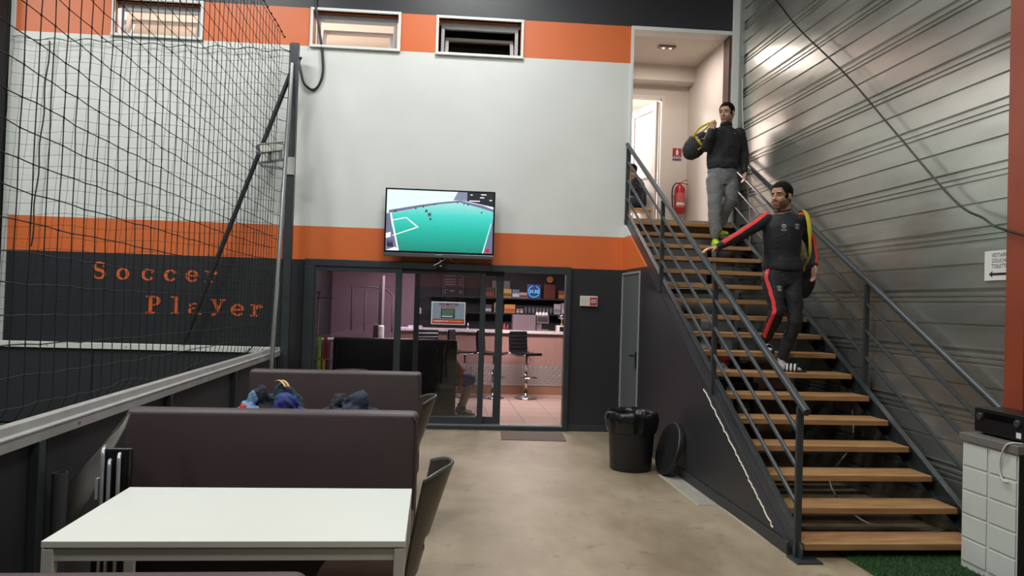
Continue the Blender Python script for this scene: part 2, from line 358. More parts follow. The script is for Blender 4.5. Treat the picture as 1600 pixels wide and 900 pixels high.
# lettering painted on the wall
def glyphs():
    """bold slab-serif letters as lists of polygons; x-height 0.68, cap height 1"""
    def ring(cx, cy, rx, ry, a0, a1, thin, thick, n=26):
        P = []; Q = []
        for i in range(n+1):
            a = math.radians(a0+(a1-a0)*i/n); t = thin+(thick-thin)*abs(math.cos(a))**1.4
            P.append((cx+rx*math.cos(a), cy+ry*math.sin(a))); Q.append((cx+(rx-t)*math.cos(a), cy+(ry-t)*math.sin(a)))
        return [[P[i], P[i+1], Q[i+1], Q[i]] for i in range(n)]
    def dot(cx, cy, r): return [[(cx+r*math.cos(2*PI*k/12), cy+r*math.sin(2*PI*k/12)) for k in range(12)]]
    def rect(x0, y0, x1, y1): return [[(x0,y0),(x1,y0),(x1,y1),(x0,y1)]]
    def stroke(pts, ws):
        out = []
        L_, R_ = [], []
        for i, p in enumerate(pts):
            q0, q1 = pts[max(i-1,0)], pts[min(i+1,len(pts)-1)]; dx, dy = q1[0]-q0[0], q1[1]-q0[1]; l = math.hypot(dx, dy); nx, ny = -dy/l, dx/l
            L_.append((p[0]+nx*ws[i]/2, p[1]+ny*ws[i]/2)); R_.append((p[0]-nx*ws[i]/2, p[1]-ny*ws[i]/2))
        for i in range(len(pts)-1): out.append([L_[i], L_[i+1], R_[i+1], R_[i]])
        return out
    G = {}
    sp = []
    for i in range(21):
        a = math.radians(25+ (270-25)*i/20); sp.append((0.37+0.27*math.cos(a), 0.74+0.215*math.sin(a)))
    for i in range(1, 21):
        a = math.radians(90-(245)*i/20); sp.append((0.37+0.30*math.cos(a), 0.275+0.235*math.sin(a)))
    ws = [0.10+0.09*max(0, math.sin(PI*(i-2)/(len(sp)-5))) for i in range(len(sp))]
    G['S'] = stroke(sp, ws)+rect(0.58,0.70,0.66,0.98)+rect(0.05,0.03,0.13,0.30)
    G['o'] = ring(0.38,0.33,0.38,0.35,0,360,0.09,0.20)
    G['c'] = ring(0.38,0.33,0.38,0.35,42,325,0.09,0.20)+dot(0.63,0.53,0.10)
    G['e'] = ring(0.38,0.33,0.38,0.35,0,322,0.09,0.20)+rect(0.12,0.30,0.74,0.40)
    stem = rect(0.15,0.02,0.35,0.66)+rect(0.0,-0.01,0.50,0.08)+rect(0.0,0.60,0.30,0.68)
    G['r'] = stem+ring(0.52,0.40,0.26,0.27,60,180,0.11,0.16)+dot(0.60,0.56,0.11)
    G['l'] = rect(0.17,0.02,0.37,0.98)+rect(0.0,-0.01,0.54,0.08)+rect(0.0,0.92,0.30,1.0)
    G['P'] = rect(0.14,0.02,0.35,0.98)+rect(0.0,-0.01,0.52,0.09)+rect(0.0,0.91,0.42,1.0)+ring(0.42,0.72,0.38,0.285,-92,92,0.09,0.20)+rect(0.3,0.435,0.45,0.525)+rect(0.3,0.915,0.45,1.0)
    G['a'] = ring(0.27,0.20,0.27,0.21,0,360,0.08,0.16)+rect(0.42,0.05,0.60,0.50)+ring(0.32,0.46,0.28,0.22,0,150,0.09,0.17)+dot(0.12,0.53,0.09)+rect(0.50,-0.01,0.74,0.08)
    G['y'] = stroke([(0.16,0.62),(0.42,0.06)],[0.20,0.18])+stroke([(0.66,0.62),(0.36,-0.08),(0.20,-0.24)],[0.09,0.10,0.10])+rect(0.0,0.59,0.34,0.68)+rect(0.50,0.59,0.82,0.68)+dot(0.14,-0.21,0.10)
    return G
GL = glyphs()
def letters(word, us, z, h):
    for ch, (u, s) in zip(word, us):
        b = B()
        for poly in GL[ch]: b.prism([(u+p[0]*h*s, z+p[1]*h*s+(0.24*h if ch == 'y' else 0)) for p in poly], lambda a, c, d: (a, d, c), -0.004, 0.0)
        b.build('letter', mat('orange_lettering', 'd3602f', 0.5, var=(40, .18)), wall_back)
letters('Soccer', ((-6.82,1),(-6.53,1),(-6.22,1),(-5.94,1),(-5.67,1),(-5.43,1)), 1.823, 0.215)
letters('Player', ((-6.15,1),(-5.84,1),(-5.62,1),(-5.345,1.0),(-5.09,1),(-4.85,1)), 1.402, 0.225)

# windows high in the back wall
def window(n, u0, u1, z0, z1):
    r = sempty('window_%d' % n, W(0), WA)
    b = B(); t = 0.035
    b.box(u0-t, u1+t, -0.03, 0.06, z1, z1+t); b.box(u0-t, u1+t, -0.045, 0.06, z0-t, z0); b.box(u0-t, u0, -0.03, 0.06, z0, z1); b.box(u1, u1+t, -0.03, 0.06, z0, z1)
    b.build('window_trim', mat('white_window_trim', 'dfe0de', 0.4), r, bevel=.004)
    b = B(); f = 0.045; y0, y1 = 0.10, 0.16; a0, a1, c0, c1 = u0+0.03, u1-0.03, z0, z1-0.055
    b.box(a0, a1, y0, y1, c1-f, c1); b.box(a0, a0+f, y0, y1, c0, c1-f); b.box(a1-f, a1, y0, y1, c0, c1-f); b.box(a0, a1, y0, y1, c0, c0+0.02)
    b.box(u0, u1, y0, y1, c1, z1)
    b.build('window_frame', mat('grey_window_frame', 'a9a8ab', 0.4), r, bevel=.004)
    # hopper sash tilted inwards
    ang = math.radians(28); hs = (c1-c0)*0.80
    def tp(u, s, d): return (u, 0.13+math.sin(ang)*s+math.cos(ang)*d, c0+0.02+math.cos(ang)*s-math.sin(ang)*d)
    b = B(); g = 0.045; s0, s1 = a0+f+0.01, a1-f-0.01
    for (p0, p1, q0, q1) in ((s0, s1, 0, g), (s0, s1, hs-g, hs), (s0, s0+g, g, hs-g), (s1-g, s1, g, hs-g)):
        b.add([tp(u, s, d) for d in (0, 0.04) for u, s in ((p0,q0),(p1,q0),(p1,q1),(p0,q1))], [(0,3,2,1),(4,5,6,7),(0,1,5,4),(1,2,6,5),(2,3,7,6),(3,0,4,7)])
    sash = b.build('sash', mat('beige_sash', 'b9b3ab', 0.45), r)
    b = B(); b.add([tp(u, s, d) for d in (0.015, 0.022) for u, s in ((s0+g,g),(s1-g,g),(s1-g,hs-g),(s0+g,hs-g))], [(0,3,2,1),(4,5,6,7),(0,1,5,4),(1,2,6,5),(2,3,7,6),(3,0,4,7)])
    b.build('pane', glass('pale_window_glass', (.92, .92, .90)), sash)
window(1, -6.67, -5.60, 4.965, 5.405)
window(2, -4.175, -3.075, 4.955, 5.41)
window(3, -2.545, -1.455, 4.945, 5.40)
# rooms behind the high windows
b = B(); b.box(-7.9, -2.8, 0.2, 3.3, 2.7, 2.84); b.box(-7.9, -2.8, 3.2, 3.3, 2.84, 6.0); b.box(-7.9, -2.8, 0.2, 3.3, 6.0, 6.1); b.box(-8.0, -7.9, 0.2, 3.3, 2.84, 6.0); b.box(-2.82, -2.75, 0.2, 3.3, 2.84, 6.0)
struct(b.build('wall_upper_room', CREAM, loc=W0, rotz=WA))
b = B(); b.box(-2.75, -0.5, 0.2, 3.3, 2.7, 2.84); b.box(-2.75, -0.5, 3.2, 3.3, 2.84, 6.0); b.box(-2.75, -0.5, 0.2, 3.3, 6.0, 6.1); b.box(-0.55, -0.5, 0.2, 3.3, 2.84, 6.0)
struct(b.build('wall_dark_room', mat('grey_room_wall', '7d7d7a', 0.7), loc=W0, rotz=WA))

# right wall: horizontal galvanised trays with ribbed joints
prof = [(0.0, 0.0), (0.0, 0.155), (0.018, 0.159), (0.018, 0.170), (0.0, 0.177), (0.0, 0.325), (0.022, 0.330), (0.022, 0.344), (0.004, 0.350),
        (0.004, 0.368), (0.020, 0.373), (0.020, 0.384), (0.004, 0.390), (0.004, 0.408), (0.020, 0.414), (0.020, 0.438), (-0.004, 0.448), (-0.004, 0.4575), (0.0, 0.4575)]
wr = sempty('wall_right', (4.034, 0, 0))
b = B(); n = len(prof)
vs = [(x, y, z) for y in (-7.0, 10.12) for x, z in prof]+[(0.03, y, z) for y in (-7.0, 10.12) for z in (0, 0.4575)]
fs = [(i, i+1, i+1+n, i+n) for i in range(n-1)]+[(2*n, 2*n+2, 2*n+3, 2*n+1)]
b.add(vs, fs); tray = b.build('wall_tray', GALV, wr, loc=(0, 0, 0.075+0.0))
for k in range(1, 15):
    o = tray.copy(); C.objects.link(o); o.parent = wr; o.location = (0, 0, 0.075+0.4575*k)
tray.location = (0, 0, 0.075)
B().box(0.03, 0.3, -7, 10.3, 0, 6.9).build('backing', mat('far_hall_wall', 'b9bab6'), wr)
B().box(-0.012, 0.03, -7, 10.1, 0, 0.075).build('base_flashing', GALV, wr)
# riveted corner flashing next to the white pillar
b = B(); b.box(3.985, 4.034, 9.92, 9.99, 0, 6.9)
for k in range(24): b.sphere((3.983, 9.955, 3.0+0.16*k), (.004, .008, .008), 8, 5)
struct(b.build('trim_6', mat('flashing', '9a9d9a', 0.45, 0.6)))

# orange steel column: an I section
tag(B().prism([(3.86,4.70),(3.875,4.70),(3.875,4.775),(4.015,4.775),(4.015,4.70),(4.03,4.70),(4.03,4.866),(4.015,4.866),(4.015,4.79),(3.875,4.79),(3.875,4.866),(3.86,4.866)],
    lambda a, c, d: (a, c, d), 0, 6.9).build('steel_column', mat('rust_orange_paint', '8a3b22', 0.5, var=(3, .12))), 'tall rust-orange steel column against the ribbed metal wall', 'column')

# painted panel closing the side of the stairs, with a door
PTOP = [(10.06, 2.78), (9.19, 2.30), (6.80, 0.985), (5.12, 0.05)]
DY0, DY1, DZ = 9.19, 10.02, 2.085
b = B(); poly = [(5.10, 0.0), (DY0, 0.0), (DY0, DZ), (DY1, DZ), (DY1, 0.0), (10.06, 0.0)] + PTOP
def pfn(a, c, d): return (d, a, c)
for pl in ([(5.10,0),(DY0,0),(DY0,2.30),(6.80,0.985),(5.12,0.05)], [(DY0,DZ),(DY1,DZ),(DY1,2.758),(DY0,2.30)], [(DY1,0),(10.06,0),(10.06,2.78),(DY1,2.758)]):
    b.prism(pl, pfn, 2.48, 2.50)
struct(b.build('wall_stair_side', PAINT))
struct(B().box(2.462, 2.48, 5.10, DY0-0.03, 0, 0.085).build('baseboard_stair', mat('dark_skirting', '2f3135', 0.5), bevel=.003))
d = sempty('door_1', (2.48, DY0, 0))
B().box(0.0, 0.035, 0.0, DY1-DY0, 0.008, DZ).build('leaf', mat('grey_door_paint', '5d6062', 0.45, var=(4, .05)), d, bevel=.003)
b = B(); b.box(-0.012, 0.006, -0.03, 0.0, 0, DZ+0.03); b.box(-0.012, 0.006, DY1-DY0, DY1-DY0+0.03, 0, DZ+0.03); b.box(-0.012, 0.006, 0, DY1-DY0, DZ, DZ+0.03)
b.build('door_frame', mat('light_door_frame', '8d9090', 0.45), d, bevel=.003)
b = B(); b.box(-0.010, 0.0, 0.045, 0.085, 0.92, 1.12); b.tube([(-0.01, 0.065, 1.07), (-0.055, 0.065, 1.07), (-0.055, 0.075, 1.07), (-0.055, 0.19, 1.065)], 0.010, 8)
b.build('door_handle', BPLAS, d, smooth=False)
# ragged white sealant bead under the stringer and the cement seam on the floor
b = B(); pts = []
for i in range(70):
    t = i/69; y = 6.86+(5.36-6.86)*t; z = 0.99+(0.16-0.99)*t
    pts.append((2.478, y+random.uniform(-.010, .010), z-0.045+random.uniform(-.010, .010)))
tag(b.tube(pts, 0.0065, 6).build('sealant_bead', mat('white_sealant', 'd6d0c4', 0.7)), 'ragged white sealant bead on black panel under the stair stringer', 'sealant')
b = B(); b.tube([(2.286, 7.53, 0.0), (2.287, 6.9, 0.0), (2.288, 6.375, 0.0), (2.47, 6.378, 0.0), (2.462, 5.9, 0.0), (2.475, 5.25, 0.0)], [(0.011, 0.008)]*6, 6)
struct(b.build('trim_7', mat('cement_seam', 'a79d8c', 0.8, bump=(80, .4))))
struct(B().box(2.287, 2.462, 6.378, 7.53, -0.01, 0.004).build('floor_patch', mat('pale_cement', '98928a', 0.7, var=(5, .08))))

# ----------------------------------------------------------------- landing, corridor, upper room
struct(B().box(1.5, 3.99, 10.20, 14.9, 2.66, 2.84).box(2.52, 3.99, 9.90, 10.20, 2.66, 2.84).build('floor_landing', mat('landing_concrete', '8d8375', 0.7, var=(8, .15))))
b = B(); b.box(3.88, 3.98, 10.24, 11.75, 2.84, 5.5); b.box(1.7, 3.98, 10.24, 11.75, 5.40, 5.5); b.box(1.6, 1.7, 10.24, 11.75, 2.84, 5.5)
b.box(1.7, 3.88, 11.45, 11.75, 5.16, 5.40)
struct(b.build('wall_corridor', CREAM))
struct(grid_wall(B(), (1.6, 3.98), (2.84, 5.5), [(2.3, 3.46, 2.84, 4.97)], 11.75, 11.85).build('wall_corridor_end', CREAM))
b = B(); b.box(4.2, 4.3, 11.85, 14.9, 2.84, 5.7); b.box(1.2, 4.3, 14.8, 14.9, 2.84, 5.7); b.box(1.2, 1.3, 11.85, 14.9, 2.84, 5.7); b.box(1.2, 4.3, 11.85, 14.9, 5.6, 5.7); b.box(1.2, 1.7, 11.85, 11.9, 2.84, 5.7); b.box(3.9, 4.3, 11.85, 11.9, 2.84, 5.7)
struct(b.build('wall_landing_room', mat('pale_room_wall', 'e4d8d2', 0.7)))
b = B(); b.box(2.27, 2.315, 11.73, 11.87, 2.84, 5.0); b.box(3.445, 3.49, 11.73, 11.87, 2.84, 5.0); b.box(2.315, 3.445, 11.73, 11.87, 4.955, 5.0)
struct(b.build('trim_8', mat('white_door_trim', 'd9d2cc', 0.5), bevel=.003))
# white panelled door standing open into the room
d = sempty('door_3', (3.44, 11.88, 2.84), math.radians(104))
lw = 0.82; b = B(); b.box(0, lw, 0.0, 0.03, 0.01, 2.1)
for x0, x1, z0, z1 in ((0.0, 0.11, 0.01, 2.1), (lw-0.11, lw, 0.01, 2.1), (0.11, lw-0.11, 0.01, 0.2), (0.11, lw-0.11, 0.92, 1.06), (0.11, lw-0.11, 1.98, 2.1)):
    b.box(x0, x1, -0.004, 0.045, z0, z1)
b.build('leaf', mat('white_door', 'e0dad6', 0.45), d, bevel=.003)
b = B(); b.tube([(lw-0.06, 0.045, 1.0), (lw-0.06, 0.09, 1.0), (lw-0.17, 0.09, 1.0)], 0.009, 8); b.build('door_handle', CHROME, d)
# corridor ceiling light
t = thing('ceiling_spotlight', 'small flat twin ceiling light above the stair landing', 'light', (3.17, 10.62, 5.40))
B().box(-0.12, 0.12, -0.05, 0.05, -0.03, 0.0).build('housing', mat('light_housing', '8d837b', 0.5), t, bevel=.004)
for x in (-0.05, 0.05): B().lathe([(0.022, -0.036), (0.022, -0.028)], (x, 0, 0), 14).build('bulb', emat('warm_bulb', 'ffe9cc', 2.0), t)
area('ceiling_spotlight_light', (3.17, 10.62, 5.355), (0.20, 0.06), 28, (1.0, 0.90, 0.82))

# ----------------------------------------------------------------- bar room shell
FB = sempty('floor_bar', (0, 0, 0))
B().box(-2.1, 2.75, 10.25, 15.5, -0.1, -0.008).build('screed', mat('tile_grout', '6b5c58', 0.8), FB)
tile = None
for i in range(10):
    for j in range(11):
        x0, y0 = -2.05+i*0.48, 10.27+j*0.48
        if tile is None:
            tile = B().box(0, 0.474, 0, 0.474, -0.008, 0.0).build('tile', mat('pink_beige_tile', 'b39c92', 0.28, var=(3, .08)), FB, loc=(x0, y0, 0))
        else:
            o = tile.copy(); C.objects.link(o); o.parent = FB; o.location = (x0, y0, 0)
DARKW = mat('dark_bar_wall', '26252b', 0.6, var=(2, .1))
struct(B().box(-2.1, -2.0, 10.24, 15.6, 0, 2.62).build('wall_bar_left', DARKW))
struct(B().box(2.65, 2.75, 10.24, 15.6, 0, 2.62).build('wall_bar_right', DARKW))
struct(B().box(-0.40, 2.75, 15.45, 15.6, 0, 2.62).build('wall_bar_back', DARKW))
struct(B().box(-2.1, -0.40, 15.2, 15.6, 0, 2.62).build('wall_bar_mauve', mat('mauve_wall', '7c6672', 0.7, var=(2, .05))))
struct(B().box(-2.1, 2.75, 10.24, 15.6, 2.56, 2.62).build('ceiling_bar', mat('bar_ceiling', '55525a', 0.7)))
struct(B().box(-1.75, -1.66, 10.24, 10.42, 0, 2.56).build('trim_9', ORANGE))

# sliding glass door: fixed surround, one fixed and two stacked sliding leaves
d2 = sempty('door_2', W(0), WA)
b = B(); u0, u1, zt = -4.17, -0.695, 2.17
b.box(u0, u1, -0.05, 0.12, zt-0.09, zt); b.box(u0, u0+0.13, -0.05, 0.12, 0, zt-0.09); b.box(u1-0.065, u1, -0.05, 0.12, 0, zt-0.09); b.box(u0+0.13, u1-0.065, -0.05, 0.12, 0, 0.055)
b.build('door_frame', ANTH, d2, bevel=.006)
b = B(); b.box(u0+0.13, u1-0.065, -0.04, 0.02, 0.055, 0.068); b.box(u0+0.13, u1-0.065, 0.045, 0.10, 0.055, 0.068); b.build('sill_track', mat('worn_aluminium', '96979a', 0.4, 0.6), d2)
def leaf(a0, a1, y, wl, wr_):
    b = B(); z0, z1 = 0.069, zt-0.09
    b.box(a0, a0+wl, y, y+0.035, z0, z1); b.box(a1-wr_, a1, y, y+0.035, z0, z1); b.box(a0+wl, a1-wr_, y, y+0.035, z0, z0+0.09); b.box(a0+wl, a1-wr_, y, y+0.035, z1-0.06, z1)
    o = b.build('leaf', ANTH, d2, bevel=.004)
    B().box(a0+wl-.005, a1-wr_+.005, y+0.014, y+0.020, z0+0.085, z1-0.055).build('pane', GLASS, o)
    return o
leaf(-4.04, -2.915, -0.035, 0.03, 0.085)
leaf(-3.0, -1.815, 0.005, 0.06, 0.075)
leaf(-2.755, -1.58, 0.06, 0.07, 0.10)
B().box(-2.70, -2.68, -0.0, 0.004, 1.35, 1.55).build('pull_handle', BPLAS, d2)
# ================================================================= STAIRCASE
st = thing('staircase', 'open-riser staircase with oak treads and grey steel railings', 'staircase', (0, 0, 0))
Y1, GO, Z1, RI = 5.009, 0.294, 0.103, 0.1678
tr = None
for k in range(17):
    y, z = Y1+k*GO, Z1+k*RI
    if tr is None: tr = B().box(2.545, 3.86, 0, 0.285, -0.045, 0.0).build('tread', OAK, st, loc=(0, y, z), bevel=.004)
    else:
        o = tr.copy(); C.objects.link(o); o.parent = st; o.location = (0, y, z)
SL = RI/GO
def strz(y): return 1.134+(y-6.84)*0.556          # top edge of the stringers
for x0, x1 in ((2.50, 2.515), (3.90, 3.915)):
    b = B(); ye = 10.05 if x0 < 3 else 9.88
    pl = [(4.97, 0.0), (5.16, 0.0), (ye, strz(ye)-0.245), (ye, strz(ye)+0.02), (5.05, strz(5.05)), (4.97, 0.08)]
    b.prism(pl, lambda a, c, d: (d, a, c), x0, x1)
    s = 1 if x0 < 3 else -1                        # channel flanges on the tread side
    xa, xb = (x0, x0+0.05) if s > 0 else (x1-0.05, x1)
    for off in (0.0, -0.245):
        b.add([(x, y, z+dz) for (y, z) in ((5.10, strz(5.10)+off if off == 0 else 0.005), (ye, strz(ye)+off)) for dz in (0, 0.012) for x in (xa, xb)], [(0,1,3,2),(4,6,7,5),(0,4,5,1),(2,3,7,6),(0,2,6,4),(1,5,7,3)])
    b.build('stringer', STEEL, st)
B().box(2.44, 2.62, 4.90, 5.06, 0.0, 0.012).build('foot_plate', STEEL, st)
B().box(3.84, 4.0, 4.95, 5.06, 0.0, 0.012).build('foot_plate', STEEL, st)
br = None
for k in range(17):
    y, z = Y1+k*GO, Z1+k*RI
    for x in (2.515, 3.85):
        if br is None: br = B().box(0, 0.05, 0.03, 0.24, -0.055, -0.045).build('tread_bracket', STEEL, st, loc=(x, y, z))
        else:
            o = br.copy(); C.objects.link(o); o.parent = st; o.location = (x, y, z)
def railing(X, posts, y0, y1):
    def hz(y): return 0.999+(y-4.923)*0.5535
    for y in posts:
        top = hz(y)-0.03
        b = B(); b.bar((X, y, strz(y)-0.14 if y > 5.2 else 0.01), (X, y, top), 0.045, 0.03, up=(0, 1, 0)); b.build('post', STEEL, st, bevel=.004)
    b = B(); n = 10
    b.tube([(X, y0, hz(y0))]+[(X, y0+(y1-y0)*i/n, hz(y0+(y1-y0)*i/n)) for i in range(1, n+1)], 0.028, 12); b.build('handrail', STEEL, st, smooth=False)
    for off in (0.215, 0.462, 0.705):
        for p, q in zip(posts[:-1], posts[1:]):
            b = B(); b.tube([(X, p, hz(p)-off), (X, q, hz(q)-off)], 0.0155, 8); b.build('rail_bar', STEEL, st)
railing(2.50, (5.03, 6.68, 8.36, 10.02), 4.93, 10.06)
railing(3.945, (5.03, 6.70, 8.36, 9.90), 4.95, 9.93)

# ================================================================= PITCH FENCE AND NETS
pf = thing('boundary_fence', 'black boarded pitch fence with aluminium top rail beside the tables', 'fence', (-1.95, 0, 0))
for k in range(5):
    y0 = 0.3+k*1.93
    B().box(-0.02, 0.0, y0, y0+1.92, 0.02, 0.93).build('board', BLACK, pf, bevel=.003)
b = B(); b.prism([(-0.055, 0.93), (0.045, 0.93), (0.045, 0.985), (0.05, 0.985), (0.05, 0.992), (0.02, 0.997), (0.012, 1.035), (-0.045, 1.035), (-0.055, 1.02)], lambda a, c, d: (a, d, c), 0.2, 9.855)
b.build('top_rail', ALU, pf)
for y in (2.1, 4.02, 5.9, 7.75, 9.6):
    B().box(0.0, 0.045, y-0.035, y+0.035, 0, 0.93).build('post', STEEL, pf, bevel=.003)
for y in (4.4, 6.8, 8.6):
    B().lathe([(.008, 0), (.008, .004)], (0, 0, 0), 8).build('bolt', mat('dark_bolt', '3a3938', .5, .5), pf, loc=(0.047, y, 0.955))
pb = thing('pitch_end_boards', 'black pitch boards with white top rail below the wall lettering', 'fence', W(0, 0.13, 0), WA)
for k in range(3):
    B().box(-7.87+k*1.17, -6.71+k*1.17, -0.02, 0.0, 0.02, 0.94).build('board', BLACK, pb)
B().box(-7.87, -4.36, -0.05, 0.02, 0.945, 1.02).build('top_rail', mat('white_rail', 'cfd0cc', 0.45, var=(6, .06)), pb, bevel=.006)
for u in (-7.85, -6.705, -5.535, -4.38): B().box(u-0.03, u+0.03, 0.0, 0.06, 0, 0.94).build('post', STEEL, pb)
for u in (-7.5, -7.25, -6.3, -5.4): B().lathe([(.008, 0), (.008, .004)], (u, -0.052, 0.98), 8).build('bolt', mat('dark_bolt', '3a3938'), pb)

CORD = mat('black_net_cord', '121214', 0.8)
def net(P, nu, nv, r, name, label, skip=None):
    """P(i, j) gives node positions; cords run along both directions"""
    b = B(); pts = {(i, j): P(i, j) for i in range(nu) for j in range(nv)}
    for i in range(nu): b.tube([pts[(i, j)] for j in range(nv)], r, 4, ends=False)
    for j in range(nv): b.tube([pts[(i, j)] for i in range(nu)], r, 4, ends=False)
    for p in pts.values():
        if random.random() < 0.6: b.sphere(p, r*2.0, 5, 4)
    return b.build(name, CORD)
def hash2(i, j, k): return (math.sin(i*12.9898+j*78.233+k*37.7)*43758.5453) % 1-0.5
def side_node(i, j):
    y = 1.6+0.14465*i; z = 4.93-0.1482*j + max(0, (8.7-y))*0.012
    x = -2.02+0.007*math.sin(i*0.35+j*0.22)+0.006*hash2(i, j, 1)
    sag = 0.05*math.sin(PI*min(1, max(0, (y-1.6)/8.3)))*math.exp(-max(0, z-1.3))
    if z < 1.12: x -= (1.12-z)*0.62*(1+0.4*math.sin(i*0.5)); z -= 0.03*math.sin(i*0.45)
    return (x, y+0.007*hash2(i, j, 2), z-sag+0.012*hash2(i, j, 3))
tag(net(side_node, 57, 31, 0.0033, 'side_net', ''), 'black square-mesh ball net hanging above the aluminium fence rail', 'net')
def back_node(i, j):
    u = -7.85+0.1385*i; z = 4.83-0.1482*j-0.02*math.sin(i*0.8)
    lean = 0.018*j*0.55
    return W(u-lean*0.9+0.012*hash2(i, j, 4), 0.07+0.015*math.sin(i*0.3), z+0.014*hash2(i, j, 5)) 
tag(net(back_node, 26, 26, 0.0021, 'back_net', ''), 'black ball net hanging in front of the lettered back wall', 'net')
b = B(); pts = [W(-7.88+i*0.0578, 0.07, 4.835+0.02*math.sin(i*0.9)-0.01*math.sin(i*0.23)) for i in range(61)]+[(-1.90, 9.945, 4.82)]; b.tube(pts, 0.005, 5)
tag(b.build('net_rope', CORD), 'knotted black rope along the top of the back net', 'rope')
b = B(); b.tube([(-2.0, 1.5+i*0.2, 4.95+max(0, 8.7-(1.5+i*0.2))*0.012+0.012*math.sin(i*1.3)) for i in range(43)], 0.006, 5)
for i in range(0, 43): b.sphere((-2.0, 1.5+i*0.2, 4.95+max(0, 8.7-(1.5+i*0.2))*0.012), 0.014, 6, 5)
tag(b.build('net_rope', CORD), 'black rope with knots along the top of the side net', 'rope')
b = B(); b.tube([W(-7.42-0.005*k*1.2+0.012*math.sin(k*1.1), 0.078, 4.80-0.13*k) for k in range(21)], 0.009, 6)
tag(b.build('lacing_rope', CORD), 'thick black lacing rope running down the back net', 'rope')

# net post with its braces
np_ = thing('net_post', 'tall grey steel net post with two braces at the fence corner', 'post', (-1.865, 9.90, 0))
B().box(-0.05, 0.05, -0.05, 0.05, 0, 4.87).build('upright', STEEL, np_, bevel=.005)
B().tube([(-0.03, 0.035, 4.56), (-1.27, 0.138, 1.03)], 0.030, 10).build('brace', mat('dark_steel_tube', '33363a', 0.4, 0.4), np_)
B().tube([(-0.02, -0.06, 4.60), (0.020, -0.85, 0.86), (0.029, -1.03, 0.0)], 0.026, 10).build('brace', mat('bright_steel_tube', '8a8c8c', 0.3, 0.7), np_)
b = B()
for k in range(13): z = 1.2+k*0.2964; b.tube([(-0.048, -0.055, z), (-0.09, -0.12, z-0.01), (-0.155, -0.195, z)], 0.004, 6)
b.tube([(-0.055, -0.055, 1.035), (-0.055, -0.055, 4.85)], 0.005, 6); b.build('lacing', CORD, np_)
b = B(); b.box(-0.065, 0.055, -0.065, -0.05, 3.20, 3.42); b.build('clamp_plate', ALU, np_)

# CCTV camera on a bracket
cc = thing('cctv_camera', 'white box security camera on a bracket on the net post', 'camera', (-1.945, 9.86, 3.32))
Rm = Matrix.Rotation(math.radians(-16), 3, 'Y') @ Matrix.Rotation(math.radians(28), 3, 'Z')
b = B(); b.obox((-0.16, -0.055, 0.19), (0.30, 0.10, 0.10), Rm); b.obox((-0.165, -0.055, 0.245), (0.34, 0.115, 0.012), Rm); b.build('housing', mat('cctv_white', 'b9b8b0', 0.45, var=(9, .08)), cc, bevel=.006)
hd = Rm @ V((-0.152, 0, 0)); b = B(); b.obox(V((-0.16, -0.055, 0.19))+hd, (0.01, 0.075, 0.07), Rm); b.build('lens_window', mat('lens_glass', '23273a', 0.1), cc)
for p_, q_ in (((-0.16, -0.05, 0.15), (-0.16, -0.05, 0.02)), ((-0.04, -0.02, 0.16), (-0.04, -0.02, 0.04))): B().bar(p_, q_, 0.036, 0.036, up=(0, 1, 0)).build('mount', mat('cctv_mount', '77797a', .4, .5), cc)
b = B(); b.bar((0.05, 0.02, 0.08), (-0.30, -0.04, 0.0), 0.04, 0.03); b.bar((0.05, 0.02, -0.06), (-0.28, -0.04, -0.03), 0.03, 0.02); b.build('bracket', mat('cctv_mount', '77797a'), cc)
b = B(); b.tube(curve([(-0.01, -0.04, 0.2), (0.012, -0.05, 0.25), (0.018, -0.01, 0.16), (0.034, 0.03, 0.06)]), 0.008, 6); b.build('cable', mat('grey_cable', 'a5a5a2', .6), cc)

# cables
b = B(); b.tube(curve([W(u, 0.03, z) for u, z in ((-4.155, 5.9), (-4.15, 5.50), (-4.10, 5.20), (-4.05, 4.90), (-4.025, 4.62), (-4.06, 4.45), (-4.13, 4.365), (-4.20, 4.38), (-4.27, 4.46), (-4.31, 4.60), (-4.335, 4.70))]+[(-1.80, 9.95, 4.71)]), 0.016, 8)
tag(b.build('looped_cable', BPLAS, smooth=True), 'thick black cable looping down past the window to the net post', 'cable')
b = B(); b.tube(curve([(3.95, 9.6, 6.1), (3.95, 8.80, 5.404), (3.95, 8.156, 4.813), (3.95, 7.182, 4.037), (3.95, 6.309, 3.257), (3.95, 5.541, 2.575), (3.93, 5.19, 2.395), (3.835, 4.90, 2.29), (3.82, 4.4, 2.15)]), 0.009, 6)
tag(b.build('sagging_cable', BPLAS, smooth=True), 'thin black cable sagging diagonally across the ribbed metal wall', 'cable')
b = B(); b.tube(curve([(4.0, 9.90, 4.78), (4.003, 9.86, 4.32), (4.006, 9.78, 3.83), (4.008, 9.66, 3.33), (4.008, 9.56, 2.92), (4.008, 9.53, 2.5)]), 0.006, 6)
tag(b.build('hanging_cable', mat('white_cable', 'c9c9c4', .5), smooth=True), 'thin white cable hanging in the corner behind the stairs', 'cable')
b = B(); b.tube(curve([(4.0, 7.0, 0.75), (3.6, 6.3, 0.55), (3.3, 6.1, 0.28), (3.4, 5.78, 0.05), (3.7, 5.64, 0.025), (3.95, 5.58, 0.03), (3.99, 5.40, 0.20), (3.99, 5.20, 0.40), (3.988, 5.06, 0.52), (3.93, 4.93, 0.55), (3.80, 4.866, 0.56)]), 0.006, 6)
tag(b.build('loose_cable', mat('white_cable', 'c9c9c4'), smooth=True), 'loose white cable trailing under the stair treads to the cabinet', 'cable')

